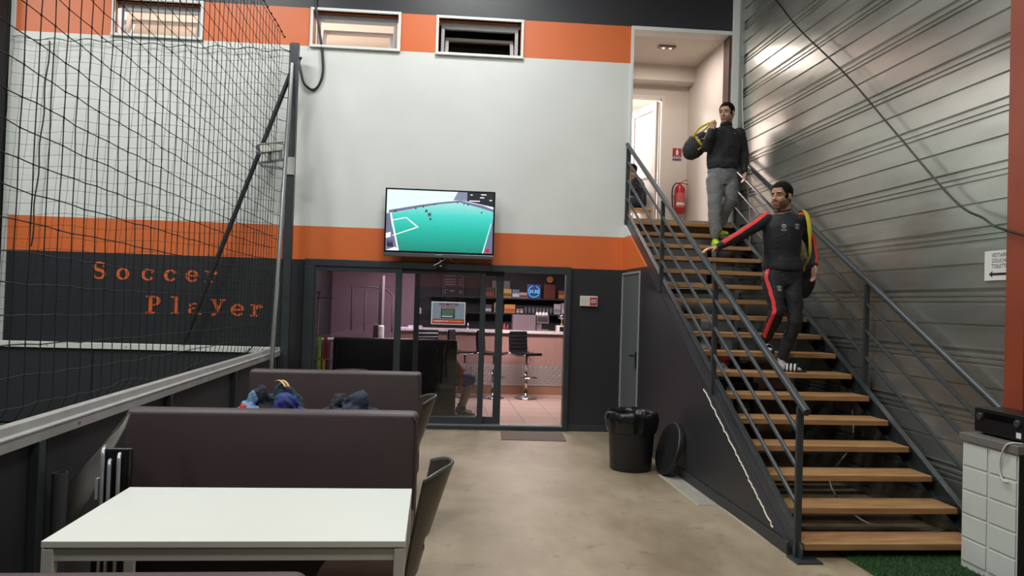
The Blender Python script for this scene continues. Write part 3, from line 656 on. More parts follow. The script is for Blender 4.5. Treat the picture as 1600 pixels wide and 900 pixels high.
# ================================================================= WALL-MOUNTED THINGS
# television showing the pitch
tv = thing('television', 'large flat television showing an indoor football pitch above the glass door', 'television', W(-2.447, 0.17, 2.25), WA)
b = B(); w2 = 0.708; hh = 0.86
b.box(-w2, w2, 0.0, 0.05, 0.0, hh); b.build('casing', mat('tv_black', '0f0f12', 0.25), tv, bevel=.006)
B().box(-w2, w2, -0.008, 0.05, -0.022, 0.028).build('lower_bezel', mat('tv_grey_bezel', '6b6c70', 0.3, 0.6), tv, bevel=.006)
B().box(-0.28, 0.28, 0.05, 0.17, 0.25, 0.6).build('wall_mount', BPLAS, tv)
def scr(poly, m, dy, name='screen_image'):
    b = B(); X0, X1, Z0, Z1_ = -w2+0.022, w2-0.022, 0.055, hh-0.022
    b.prism([(X0+(X1-X0)*p[0], Z0+(Z1_-Z0)*p[1]) for p in poly], lambda a, c, d: (a, d, c), -dy, -dy+0.0003)
    return b.build(name, m, tv)
def pitch_mat():
    m = bpy.data.materials.new('tv_pitch_picture'); m.use_nodes = True; nt = m.node_tree; N = nt.nodes; L = nt.links; b = N['Principled BSDF']
    b.inputs['Base Color'].default_value = (0.01, 0.01, 0.01, 1)
    tc = N.new('ShaderNodeTexCoord'); sp = N.new('ShaderNodeSeparateXYZ'); L.new(tc.outputs['Object'], sp.inputs[0])
    mr = N.new('ShaderNodeMapRange'); mr.inputs[1].default_value = 0.05; mr.inputs[2].default_value = 0.68; L.new(sp.outputs['Z'], mr.inputs[0])
    cr = N.new('ShaderNodeValToRGB'); e = cr.color_ramp.elements; e[0].position = 0; e[0].color = rgb('0c8f7c'); e[1].position = 1; e[1].color = rgb('a4f0ea')
    x = e.new(0.45); x.color = rgb('16c3ae'); x = e.new(0.75); x.color = rgb('43e0d2')
    n = N.new('ShaderNodeTexNoise'); n.inputs['Scale'].default_value = 45; n.inputs['Detail'].default_value = 3; L.new(tc.outputs['Object'], n.inputs['Vector'])
    ad = N.new('ShaderNodeMath'); ad.operation = 'MULTIPLY_ADD'; ad.inputs[1].default_value = 0.22; L.new(n.outputs['Fac'], ad.inputs[0]); sb = N.new('ShaderNodeMath'); sb.operation = 'SUBTRACT'; sb.inputs[1].default_value = 0.11; L.new(mr.outputs[0], sb.inputs[0]); L.new(sb.outputs[0], ad.inputs[2])
    L.new(ad.outputs[0], cr.inputs[0]); L.new(cr.outputs[0], b.inputs['Emission Color']); b.inputs['Emission Strength'].default_value = 1.45
    return m
LT, MV, DK, WH = emat('tv_pale', 'dff2f4', 1.8), emat('tv_mauve', '8f90b8', 1.0), emat('tv_dark', '3a3a4c', .7), emat('tv_white', 'ffffff', 1.6)
scr([(0,0),(1,0),(1,1),(0,1)], LT, .0008, 'screen')
scr([(0.02,0.66),(0.3,0.76),(0.5,0.82),(0.68,0.86),(0.9,0.79),(1,0.73),(1,0.69),(0.9,0.74),(0.68,0.83),(0.5,0.79),(0.3,0.72),(0.02,0.60)], MV, .0012)
scr([(0.62,0.86),(0.68,0.86),(0.75,0.85),(0.75,1),(0.66,1)], emat('tv_lilac', 'b9c4e4', .8), .0012)
scr([(0.75,0.85),(1,0.77),(1,1),(0.75,1)], DK, .0014)
scr([(0.12,0),(0.92,0),(0.97,0.30),(1.0,0.62),(1,0.69),(0.9,0.74),(0.68,0.83),(0.5,0.79),(0.3,0.72),(0.04,0.60),(0.06,0.33)], pitch_mat(), .0016)
scr([(0,0),(0.12,0),(0.06,0.33),(0.03,0.62),(0,0.60)], MV, .0018)
scr([(0,0.0),(0.115,0.0),(0.09,0.06)], WH, .0022); scr([(0,0.2),(0.045,0.22),(0.045,0.30),(0,0.28)], WH, .0022)
for k in range(4): scr([(0.01+k*.014,0.09),(0.022+k*.014,0.05),(0.03+k*.014,0.05),(0.016+k*.014,0.19)], DK, .0022)
scr([(0.92,0),(1,0),(1,0.6),(0.97,0.30)], MV, .0020); scr([(0.905,0),(0.915,0),(0.985,0.5),(0.98,0.5)], WH, .0024)
for pl in ([(0.03,0.62),(0.045,0.62),(0.125,0),(0.11,0)], [(0.05,0.50),(0.18,0.555),(0.185,0.54),(0.05,0.485)], [(0.17,0.555),(0.19,0.55),(0.30,0.40),(0.28,0.40)], [(0.06,0.25),(0.30,0.41),(0.30,0.39),(0.06,0.235)]):
    scr(pl, WH, .0026)
for x, z, s in ((0.08,.64,.05),(0.27,.70,.03),(0.34,.73,.03),(0.37,.66,.055),(0.40,.60,.07),(0.41,.53,.04),(0.445,.78,.025),(0.66,.82,.025),(0.72,.80,.025),(0.76,.79,.03),(0.89,.67,.03)):
    scr([(x-s*.18,z-s*.5),(x+s*.05,z-s*.1),(x+s*.18,z-s*.5),(x+s*.24,z+s*.35),(x,z+s*.6),(x-s*.24,z+s*.3)], DK if s < .05 else emat('tv_player', '7a6f8c', .8), .0030)
for x0, x1, z in ((.78,.80,.96),(.88,.93,.97),(.87,.91,.92),(.77,.87,.86),(.96,.985,.88)): scr([(x0,z-.008),(x1,z-.008),(x1,z+.008),(x0,z+.008)], WH, .0018)
scr([(0.955+0.02*math.cos(a*PI/6), 0.045+0.032*math.sin(a*PI/6)) for a in range(12)], emat('tv_red', 'ff3040', .9), .0030)
B().box(-.045, .045, -.0088, -.008, .010, .017).build('maker_mark', mat('silver_print', 'a8a8ac', .4), tv)
t = thing('webcam', 'small black box with knotted white wires hanging below the television', 'camera', W(-2.42, 0.06, 2.10), WA)
B().box(-0.05, 0.05, -0.05, 0.06, 0.0, 0.12).build('body', BPLAS, t, bevel=.008)
B().lathe([(.012, 0), (.012, .012)], (0, 0, 0), 12).build('lens', mat('white_dot', 'c8c8c8', .4), t, loc=(0.0, -0.055, 0.02))
b = B(); b.tube([(-0.09, -0.06, 0.03), (-0.03, -0.065, 0.06), (0.05, -0.06, 0.12), (0.09, -0.04, 0.15)], 0.006, 6); b.tube([(-0.02, -0.06, 0.13), (0.0, -0.065, 0.08), (-0.07, -0.06, 0.04)], 0.006, 6)
b.tube([(0.08, -0.03, 0.15), (0.16, 0.03, 0.09), (0.30, 0.05, 0.055), (0.55, 0.055, 0.05)], 0.005, 6); b.build('wires', mat('cream_wire', 'd6d0c0', .5), t)
# alarm box by the glass door
t = thing('alarm_box', 'small white wall box with red alarm call point on black wall', 'alarm', W(-0.45, 0.0, 1.66), WA)
B().box(-0.117, 0.117, -0.035, 0.0, 0, 0.137).build('housing', mat('ivory_plastic', 'cfcdc4', .5), t, bevel=.005)
b = B(); b.box(0.012, 0.105, -0.045, -0.035, 0.018, 0.12); b.build('call_point', mat('alarm_red', 'b83038', .4), t, bevel=.004)
B().box(0.03, 0.088, -0.048, -0.045, 0.048, 0.086).build('break_glass', PAPER, t)
b = B(); b.box(0.04, 0.078, -0.0485, -0.048, 0.06, 0.074); b.build('mark', INK, t)
b = B()
for i in range(5):
    for j in range(4): b.lathe([(.003, 0), (.003, .001)], (-0.095+i*.018, -0.0365, 0.03+j*.022), 6)
b.build('speaker_holes', INK, t, kind='stuff')
# sign on the metal wall
t = thing('direction_sign', 'white paper sign reading vestiaire douche toilette with arrow', 'sign', (4.020, 5.281, 1.945))
B().box(-0.002, 0.0, -0.30, 0.0, 0, 0.215).build('sheet', PAPER, t)
b = B()
for s, z in (('VESTIAIRE', 0.168), ('DOUCHE', 0.128), ('TOILETTE', 0.088)):
    text_polys(s, 0.042, lambda x, y, z=z: (-0.003, -0.150-x, z+y), b, align='CENTER', sx=0.85)
b.prism([(-0.045, 0.045), (-0.085, 0.07), (-0.08, 0.054), (-0.27, 0.054), (-0.27, 0.036), (-0.08, 0.036), (-0.085, 0.02)], lambda a, c, d: (d, a, c), -0.0035, -0.003)
b.build('lettering', INK, t)
# poster on the glass
t = thing('replay_poster', 'framed poster advertising match replays stuck on the sliding glass', 'poster', W(-2.303, 0.02, 1.366), WA)
b = B(); b.box(-0.222, 0.222, -0.008, 0.0, 0, 0.297); b.build('board', PAPER, t)
B().box(-0.209, 0.209, -0.0095, -0.008, 0.072, 0.284).build('blue_field', mat('poster_blue', '8695a8', .5), t)
B().box(-0.209, 0.209, -0.0095, -0.008, 0.012, 0.072).build('red_field', mat('poster_red', 'b02a22', .5), t)
B().box(-0.095, 0.085, -0.0105, -0.0095, 0.082, 0.205).build('tablet_frame', INK, t)
B().box(-0.082, 0.072, -0.0112, -0.0105, 0.098, 0.195).build('tablet_picture', mat('poster_green', '4d7359', .5, var=(30, .2)), t)
B().box(-0.082, 0.055, -0.0115, -0.0112, 0.098, 0.112).build('tablet_strip', PAPER, t)
b = B(); text_polys('VOS MATCHS', 0.042, lambda x, y: (x, -0.0102, 0.25+y), b, align='CENTER', shear=.25, bold=.0012); b.build('lettering', INK, t)
b = B(); text_polys('EN REPLAY', 0.042, lambda x, y: (x, -0.0102, 0.214+y), b, align='CENTER', shear=.25, bold=.0012); b.build('lettering', mat('poster_red_ink', 'b5302c', .5), t)
b = B(); text_polys('Lesplayers.com', 0.040, lambda x, y: (-0.195+x, -0.0102, 0.035+y), b, bold=.0008, sx=.83); b.build('lettering', PAPER, t)
b = B(); text_polys('/soccerplayer', 0.040, lambda x, y: (0.018+x, -0.0102, 0.035+y), b, bold=.0008, sx=.80); b.build('lettering', mat('poster_yellow', 'e0b06a', .5), t)
# fire extinguisher and its sign
t = thing('fire_extinguisher', 'red fire extinguisher with black hose on the corridor wall', 'extinguisher', (3.735, 11.62, 3.14))
B().lathe([(.05, 0), (.078, .006), (.082, .02), (.082, .37), (.07, .415), (.035, .44), (.022, .46), (.022, .485)], (0,0,0), 24).build('cylinder', mat('extinguisher_red', 'b5232b', .25), t, smooth=True)
bb = B(); aa = [-PI*.80+i*PI*.6/10 for i in range(11)]
bb.add([(0.0832*math.cos(a), 0.0832*math.sin(a), z) for a in aa for z in (0.09, 0.32)], [(2*i, 2*i+2, 2*i+3, 2*i+1) for i in range(10)]); bb.build('printed_label', mat('extinguisher_label', 'c9605f', .5, var=(60, .3)), t)
bb = B(); bb.add([(0.0836*math.cos(a), 0.0836*math.sin(a), z) for a in aa for z in (0.125, 0.165)], [(2*i, 2*i+2, 2*i+3, 2*i+1) for i in range(10)]); bb.build('white_band', PAPER, t)
b = B(); b.tube([(-0.02, -0.01, .485), (0.03, -0.02, .505), (0.11, -0.03, .53)], .008, 6); b.tube([(-0.02, -0.01, .475), (0.04, -0.02, .475), (0.12, -0.03, .455)], .008, 6); b.build('lever', RED, t)
b = B(); b.tube(curve([(-0.02, -0.02, .47), (-0.08, -0.03, .46), (-0.125, -0.03, .38), (-0.125, -0.02, .22), (-0.105, -0.02, .06), (-0.10, -0.02, -0.0)]), .010, 8); b.build('hose', BPLAS, t, smooth=True)
B().box(-0.06, 0.06, 0.07, 0.13, 0.25, 0.30).build('wall_bracket', BPLAS, t)
t = thing('extinguisher_sign', 'red and blue extinguisher pictogram plate above the extinguisher', 'sign', (3.715, 11.745, 3.995))
B().box(-0.07, 0.07, -0.005, 0, 0.045, 0.19).build('red_plate', mat('sign_red', '9e2a33', .5), t); B().box(-0.07, 0.07, -0.005, 0, 0.0, 0.03).build('blue_plate', mat('sign_blue', '4a5b8c', .5), t); B().box(-0.07, 0.07, -0.004, 0, 0.03, 0.045).build('white_line', PAPER, t)
b = B(); b.prism([(-.02, .085), (.02, .085), (.02, .145), (.008, .165), (.008, .175), (-.008, .175), (-.008, .165), (-.02, .145)], lambda a, c, d: (a, d, c), -.0065, -.005); b.prism([(-.055,.06),(.055,.06),(.055,.066),(-.055,.066)], lambda a, c, d: (a, d, c), -.0065, -.005); b.build('pictogram', PAPER, t)

# ================================================================= SEATING AREA
def bench(name, label, x0, x1, y, ztop, facing):
    """facing -1: seat on the camera side"""
    t = thing(name, label, 'bench', ((x0+x1)/2, y, 0)); w = (x1-x0)/2; f = facing
    b = B(); ya, yb = sorted((0.0, -f*0.14)); b.box(-w, w, ya, yb, 0.10, ztop); b.build('backrest', LEATH, t, smooth=True, bevel=.035, seg=4)
    ya, yb = sorted((f*0.005, f*0.50)); B().box(-w+0.01, w-0.01, ya, yb, 0.33, 0.47).build('seat', LEATH, t, smooth=True, bevel=.03, seg=4)
    ya, yb = sorted((f*0.02, f*0.44)); B().box(-w+0.03, w-0.03, ya, yb, 0.05, 0.33).build('base', mat('dark_plinth', '1f1c20', .6), t)
    ya, yb = sorted((f*0.03, -f*0.12)); B().box(-w+.02, w-.02, ya, yb, 0.0, 0.11).build('plinth', mat('dark_plinth', '1f1c20', .6), t)
    b = B(); b.tube([(w-.012, f*0.002, .12), (w-.012, f*0.002, ztop-.05), (w-.035, f*.002, ztop-.02)], .005, 6); b.build('piping', LEATH, t)
    return t
bench('booth_bench', 'long brown leatherette bench behind the white table', -1.73, -0.075, 4.56, 1.012, -1)
bench('booth_bench', 'brown leatherette bench beside the glass door, behind the clothes', -1.62, -0.10, 7.0, 1.02, -1)
bench('booth_bench', 'brown leatherette bench whose top edge faces the white table', -1.75, -0.30, 2.06, 0.972, 1)
def table(name, label, x0, x1, y0, y1):
    t = thing(name, label, 'table', ((x0+x1)/2, (y0+y1)/2, 0), group=None); w, d = (x1-x0)/2, (y1-y0)/2; z = 0.74
    B().box(-w, w, -d, d, z-0.026, z).build('tabletop', TOPW, t, bevel=.003)
    for sx in (-1, 1):
        for sy in (-1, 1): B().box(sx*(w-.022)-.021, sx*(w-.022)+.021, sy*(d-.022)-.021, sy*(d-.022)+.021, 0, z-.03).build('leg', LEGW, t, bevel=.003)
    for sy in (-1, 1): B().box(-w+.043, w-.043, sy*(d-.022)-.012, sy*(d-.022)+.012, z-.078, z-.034).build('apron', LEGW, t, bevel=.002)
    for sx in (-1, 1): B().box(sx*(w-.022)-.012, sx*(w-.022)+.012, -d+.043, d-.043, z-.078, z-.034).build('apron', LEGW, t, bevel=.002)
    return t
table('dining_table', 'white rectangular table with slim metal legs, nothing on it', -1.43, -0.085, 3.03, 3.865)
table('dining_table', 'white table covered with clothes behind the long brown bench', -1.43, -0.16, 5.46, 6.30)
def chair(label, loc, rotz):
    """faces -x in its own frame; shell back wraps round the sitter"""
    t = thing('shell_chair', label, 'chair', loc, rotz)
    b = B(); ns, nt_ = 14, 14; front = []; th = 0.012
    def P(s, u, off):
        x = -0.02+0.145*u**1.1-0.11*s*s*(0.35+0.65*u)+off; y = 0.225*s*(0.74+0.26*u)*(1 if u < .97 else .97); z = 0.46+0.50*u-0.05*abs(s)**3*u-0.012*(1-s*s)*u
        return (x, y, z)
    idx = {}
    for o_, off in enumerate((0, th)):
        for i in range(ns+1):
            for j in range(nt_+1):
                idx[(o_, i, j)] = len(b.v); b.v.append(P(-1+2*i/ns, j/nt_, off))
    hole = lambda i, j: (4 <= i <= 9) and (3 <= j <= 4)
    for i in range(ns):
        for j in range(nt_):
            if hole(i, j): continue
            b.f.append((idx[(0,i,j)], idx[(0,i,j+1)], idx[(0,i+1,j+1)], idx[(0,i+1,j)])); b.f.append((idx[(1,i,j)], idx[(1,i+1,j)], idx[(1,i+1,j+1)], idx[(1,i,j+1)]))
            for (a, c, di, dj) in (((i,j),(i+1,j),0,-1), ((i,j+1),(i+1,j+1),0,1), ((i,j),(i,j+1),-1,0), ((i+1,j),(i+1,j+1),1,0)):
                ii, jj = i+di, j+dj
                if ii < 0 or jj < 0 or ii >= ns or jj >= nt_ or hole(ii, jj): b.f.append((idx[(0,)+a], idx[(0,)+c], idx[(1,)+c], idx[(1,)+a]))
    b.build('backrest', mat('dark_wenge', '332b25', .35, var=(3, .15, (14, 14, 1))), t, smooth=False, bevel=.003)
    b = B(); b.tube([P(-1+2*i/20, 1.0, th/2) for i in range(21)], .0085, 8); b.build('top_rim', mat('grey_rim', '4a4d4c', .3), t, smooth=True)
    b = B(); b.prism([(0.0+0.43*((abs(math.cos(a)))**.55*(1 if math.cos(a) > 0 else -1))*.5-.235, 0.205*(abs(math.sin(a))**.55)*(1 if math.sin(a) > 0 else -1)) for a in [2*PI*k/28 for k in range(28)]], lambda a, c, d: (a, c, d), .440, .462)
    b.build('seat', mat('tan_beech', '8a6346', .4, var=(3, .12, (1, 14, 1))), t, bevel=.006)
    for sx in (-.40, -.05):
        for sy in (-.17, .17): B().tube([(sx, sy*.8, .44), (sx+(-.03 if sx < -.2 else .05), sy, 0)], .011, 8).build('leg', CHROME, t)
    b = B(); b.box(-.40, -.02, -.13, -.11, .425, .44); b.box(-.40, -.02, .11, .13, .425, .44); b.build('seat_support', STEEL, t)
    return t
chair('dark curved-back chair with tan seat pulled up to the empty white table', (-0.03, 3.50, 0), math.radians(-4))
chair('dark curved-back chair at the end of the table with clothes', (-0.10, 5.92, 0), math.radians(4))

# crumpled garments on the second table
def garment(name, label, loc, size, m, seed, rotz=0, parts=()):
    """a dropped garment: rolls of cloth slumped into one heap with folds"""
    rx, ry, rz = size; rnd = random.Random(seed); b = B()
    b.sphere((0, 0, rz*.18), (rx*.86, ry*.86, rz*.36), 18, 10)
    for k in range(9):
        a = rnd.uniform(0, 2*PI); r0 = rnd.uniform(0, .55); p = V((rx*r0*math.cos(a), ry*r0*math.sin(a), rz*(.80-.75*r0)*rnd.uniform(.55, 1)))
        h = rnd.uniform(0, 2*PI); pts = []
        for i in range(5):
            pts.append(V((max(-.9*rx, min(.9*rx, p.x)), max(-.9*ry, min(.9*ry, p.y)), max(rz*.10, p.z)))); h += rnd.uniform(-.7, .7); p = p+V((math.cos(h)*rx*.34, math.sin(h)*ry*.34, -rz*.13))
        rr = rz*rnd.uniform(.13, .21); b.tube(pts, [rr*.55, rr, rr*1.05, rr, rr*.5], 10)
    b.sphere((rx*rnd.uniform(-.15, .15), 0, rz*.66), (rx*.38, ry*.5, rz*.32), 14, 9)
    me = remeshed(b, max(.005, rz*.026), 1)
    nr = [v.normal.copy() for v in me.vertices]
    for v, nn_ in zip(me.vertices, nr):
        q = v.co+V((seed, 0, 0)); w = noise.noise(q*7)*1.6; f = math.sin((v.co.x*34+v.co.y*22+v.co.z*40)*.9+w*5.5)
        v.co += nn_*(rz*.034*f*abs(f)+rz*.06*noise.noise(q*11)-rz*.05*abs(noise.noise(q*19))); v.co.z = max(0.0, v.co.z)
    o = link(name, me, m, None, loc, rotz)
    return tag(o, label, 'clothes', 'clothes heaped on the table')
def cloth(n, c): return mat(n, c, .85, bump=(25, .35), var=(7, .15))
garment('hooded_sweatshirt', 'royal blue sweatshirt heaped on the table beside the red garment', (-1.03, 5.78, .74), (.25, .19, .235), cloth('royal_blue_cloth', '2c3a78'), 3.1)
garment('folded_jacket', 'black jacket heaped behind the royal blue sweatshirt', (-1.26, 5.93, .74), (.16, .17, .27), cloth('black_cloth', '1c1f28'), 8.2)
garment('pale_blue_shirt', 'pale blue shirt sleeve lying over the black jacket', (-1.33, 5.83, .74), (.085, .09, .245), cloth('pale_blue_cloth', '6d8fb4'), 5.7)
garment('teal_jacket', 'dark teal jacket at the back of the clothes heap', (-1.12, 6.02, .74), (.16, .14, .30), cloth('teal_cloth', '2c4552'), 11.3)
garment('red_garment', 'small bright red garment at the fence end of the table', (-1.33, 5.66, .74), (.085, .10, .16), cloth('red_cloth', 'c32a33'), 2.4)
b = B()
for k in range(2): b.tube(curve([(-.05+.028*k, 0, .012), (-.02+.028*k, -.02, .022), (.01+.028*k, -.04, .006), (.035+.024*k, -.06, -.022)], 3), [(.009, .004)]*10, 8, side=(1, .4, 0))
tag(b.build('gold_strap', cloth('gold_cloth', 'd4b074'), loc=(-1.13, 5.97, 1.018), smooth=True), 'small gold and white strap on top of the clothes heap', 'clothes', 'clothes heaped on the table')
garment('navy_coat', 'dark navy coat heaped alone on the table', (-0.545, 5.82, .74), (.23, .18, .255), cloth('navy_cloth', '2b3145'), 6.1)
garment('black_bag_cloth', 'black fabric bundle lying under the dark navy coat', (-0.71, 5.92, .74), (.16, .17, .225), cloth('charcoal_cloth', '23252b'), 9.9)


def lerp3(a, c, t): return V(a)*(1-t)+V(c)*t
# clutter in the corner by the fence
b = B(); LS = [(-1.646, 4.42, 1.025), (-1.775, 4.36, .815), (-1.912, 4.30, .627), (-1.925, 4.26, .505), (-1.92, 4.22, .30)]
RS = [(-1.643, 4.42, 1.008), (-1.645, 4.36, .935), (-1.684, 4.28, .81), (-1.716, 4.20, .665), (-1.755, 4.14, .55)]
for a_, c_ in zip(LS, RS):
    for s_ in (0, .5, 1): b.v.append(tuple(lerp3(a_, c_, s_)+V((0, .018*math.sin(s_*PI), 0))))
for i in range(len(LS)-1):
    for s_ in range(2): b.f.append((i*3+s_, i*3+s_+1, i*3+s_+4, i*3+s_+3))
o = b.build('bent_sheet', mat('grey_brown_sheet', '6c6661', .5, .2, var=(5, .15)), smooth=True, keepn=True); md = o.modifiers.new('thickness', 'SOLIDIFY'); md.thickness = .012
tag(o, 'bent grey sheet leaning between the fence and the bench end', 'sheet')
o = B().lathe([(.036, 0), (.036, .75), (.030, .75), (.030, .70)], (0,0,0), 18).build('pipe_stub', mat('dull_grey_pipe', '4a4d4e', .5, .2), loc=(-1.865, 4.12, 0), smooth=False); tag(o, 'short upright grey pipe beside the fence', 'pipe')
t = thing('folded_chair', 'folded black chair with chrome frame standing behind the table corner', 'chair', (-1.545, 3.95, 0))
for dx, zt in ((-0.048, .905), (-0.016, .85), (0.028, .88)):
    B().tube([(dx, 0, 0), (dx, 0, zt-.04), (dx-.004, .012, zt-.01), (dx-.012, .05, zt)], .010, 8).build('frame_tube', mat('bright_tube', 'b9bbc2', .25, .6), t, smooth=True)
B().box(-.06, .075, .03, .06, .12, .90).build('folded_seat', BPLAS, t, bevel=.01)
B().box(-.075, -.062, -.01, .032, .66, .76).build('strap', mat('strap_white', '9a9a9a', .5), t)

# ================================================================= FLOOR OBJECTS
t = thing('waste_bin', 'round black waste bin lined with black plastic bag', 'bin', (2.06, 7.80, 0))
b = B(); b.lathe([(.205, 0.0), (.212, .01), (.243, .50), (.243, .52), (.232, .52), (.222, .30), (.20, .02)], n=40, closed=False); b.add([(.2*math.cos(2*PI*k/40), .2*math.sin(2*PI*k/40), .012) for k in range(40)], [tuple(range(40))]); b.build('body', mat('bin_black', '1c1c1f', .45), t, smooth=True)
b = B(); nn = 72; prof_ = [(.245, .40), (.256, .45), (.258, .52), (.252, .585), (.238, .60), (.218, .57), (.205, .48), (.19, .38), (.12, .34)]
for i, (r, z) in enumerate(prof_):
    for k in range(nn):
        a = 2*PI*k/nn; wv = noise.noise(V((math.cos(a)*3.2, math.sin(a)*3.2, z*5)))*.030+abs(noise.noise(V((math.cos(a)*8, math.sin(a)*8, z*3))))*.02
        b.v.append(((r+wv)*math.cos(a), (r+wv)*math.sin(a), z+(0.03*noise.noise(V((math.cos(a)*2.6, math.sin(a)*2.6, 3.3))) if i in (0, 3, 4) else 0)))
for i in range(len(prof_)-1):
    for k in range(nn): b.f.append((i*nn+k, i*nn+(k+1) % nn, (i+1)*nn+(k+1) % nn, (i+1)*nn+k))
b.build('bin_liner', mat('bin_bag', '17181b', .22, bump=(18, .6)), t, smooth=True)
B().obox((.03, -.10, .555), (.05, .04, .03)).build('crumpled_paper', PAPER, t)
t = thing('bin_lid', 'black bin lid leaning against the panel below the stairs', 'lid', (2.335, 7.53, 0.0))
Rl = Matrix.Rotation(math.radians(4), 3, 'Z') @ Matrix.Rotation(math.radians(106), 3, 'Y')
def rot_lathe(prof2, c, R, n=40):
    q = B().lathe(prof2, n=n); q.v = [tuple(V(c)+R @ V(p)) for p in q.v]; return q
rot_lathe([(.0, .0), (.255, .0), (.268, .01), (.268, .05), (.255, .055), (.245, .02), (.0, .015)], (.02, 0, .272), Rl).build('disc', mat('bin_black', '1c1c1f'), t)
rot_lathe([(.18, .018), (.185, .03), (.205, .03), (.21, .018)], (.02, 0, .272), Rl).build('moulded_ring', mat('bin_black', '1c1c1f'), t)
tag(B().box(0.0, 0.80, 0, 0.62, 0, 0.008).build('doormat', mat('grey_brown_mat', '6d5f57', .95, bump=(220, .7), var=(40, .1)), loc=(0.855, 9.36, 0), rotz=-.07, bevel=.003), 'grey-brown doormat in front of the glass door', 'mat')
tm = thing('turf_mat', 'green artificial turf mat at the foot of the stairs', 'mat', (2.85, 4.0, 0))
B().box(0, 0.98, 0, 1.12, 0.0, 0.008).build('backing', mat('green_turf', '2f5a2c'), tm)
b = B()
for i in range(16000):
    x, y = random.uniform(0, 0.98), random.uniform(0, 1.12); a = random.uniform(0, 2*PI); h = random.uniform(.012, .022); w = .0022
    b.v += [(x-w*math.cos(a), y-w*math.sin(a), .006), (x+w*math.cos(a), y+w*math.sin(a), .006), (x+random.uniform(-.01, .01), y+random.uniform(-.01, .01), .008+h)]; b.f.append((3*i, 3*i+1, 3*i+2))
b.build('turf_pile', mat('turf_blade', '2c5428', .7, var=(20, .25)), tm, kind='stuff', keepn=True)
# white panelled cabinet and black receiver
t = thing('panelled_cabinet', 'white plastic cabinet with embossed side panels beside the stair foot', 'cabinet', (3.565, 4.36, 0))
B().box(0.0, .28, 0.0, .50, 0.0, .845).build('body', mat('cabinet_white', 'c6c9c4', .5, var=(3, .05)), t, bevel=.006)
for c0, c1 in ((.012, .238), (.262, .488)):
    for k in range(5):
        z = .055+k*.158; B().box(-.008, 0, c0, c1, z, z+.146).build('embossed_panel', mat('cabinet_white', 'c6c9c4'), t, bevel=.007)
B().box(-.02, .285, -.015, .515, .845, .90).build('top', mat('cabinet_top_grey', '6a6663', .5), t, bevel=.006)
B().box(.0, .28, -.012, 0.0, 0.0, .845).build('front_door', BPLAS, t)
b = B(); b.tube(curve([(.05, .03, .907), (-.010, .045, .909), (-.030, .075, .885), (-.028, .11, .82), (-.018, .135, .76), (-.018, .13, .70), (-.02, .10, .665), (-.03, .05, .67)]), .006, 6); tag(b.build('dangling_cable', mat('white_cable', 'c9c9c4'), loc=(3.565, 4.36, 0), smooth=True), 'white cable dangling over the side of the panelled cabinet', 'cable')
t = thing('audio_receiver', 'black audio receiver standing on the white cabinet', 'receiver', (3.63, 4.38, .90))
B().box(0, .215, 0, .46, .015, .175).build('casing', mat('receiver_black', '101114', .35), t, bevel=.005)
for y in (.07, .40): rot_lathe([(.024, 0), (.024, .014), (.02, .018)], (0, y, .12), Matrix.Rotation(math.radians(-90), 3, 'Y'), 20).build('knob', mat('knob_black', '3a3b40', .25), t)
B().box(-.001, 0, .10, .37, .11, .15).build('display', mat('display_black', '08080c', .1), t); B().box(-.0015, 0, .045, .085, .03, .065).build('sticker', PAPER, t)
for x in (.04, .18):
    for y in (.05, .41): B().lathe([(.015, 0), (.015, .016)], n=10).build('foot', BPLAS, t, loc=(x, y, 0))
# ================================================================= INSIDE THE BAR
t = thing('bar_counter', 'bar counter with white top and chequer-plate metal front', 'counter', (0.95, 14.02, 0))
B().box(-1.65, 1.68, -0.06, 0.50, 1.115, 1.165).build('worktop', mat('white_bar_top', 'c9c2c4', .35), t, bevel=.006)
B().box(-1.60, 1.66, 0.0, 0.40, 0.55, 1.115).build('upper_front', mat('pink_laminate', 'a07f78', .4, var=(2, .08, (14, 1, 1))), t)
B().box(-1.60, 1.66, 0.0, 0.40, 0.0, 0.165).build('plinth', mat('wood_plinth', '9c7460', .5, var=(3, .1)), t)
B().box(-1.60, 1.66, -0.008, 0.40, 0.165, 0.19).build('edge_strip', ALU, t)
B().box(-1.60, 1.66, 0.0, 0.40, 0.19, 0.55).build('metal_front', mat('chequer_base', 'b0a8a6', .38, .5), t)
b = B()
for i in range(66):
    for j in range(7):
        x, z = -1.58+i*.05, .215+j*.048; s = 1 if (i+j) % 2 else -1
        R = Matrix.Rotation(s*math.radians(45), 3, 'Y'); b.add([tuple(V((x, 0, z))+R @ V(p)) for p in ((-.027, 0, 0), (0, 0, -.009), (.027, 0, 0), (0, 0, .009), (0, -.010, 0))], [(0,1,4),(1,2,4),(2,3,4),(3,0,4)])
b.build('chequer_lozenges', mat('chequer_base', 'b0a8a6'), t, kind='stuff', keepn=False)
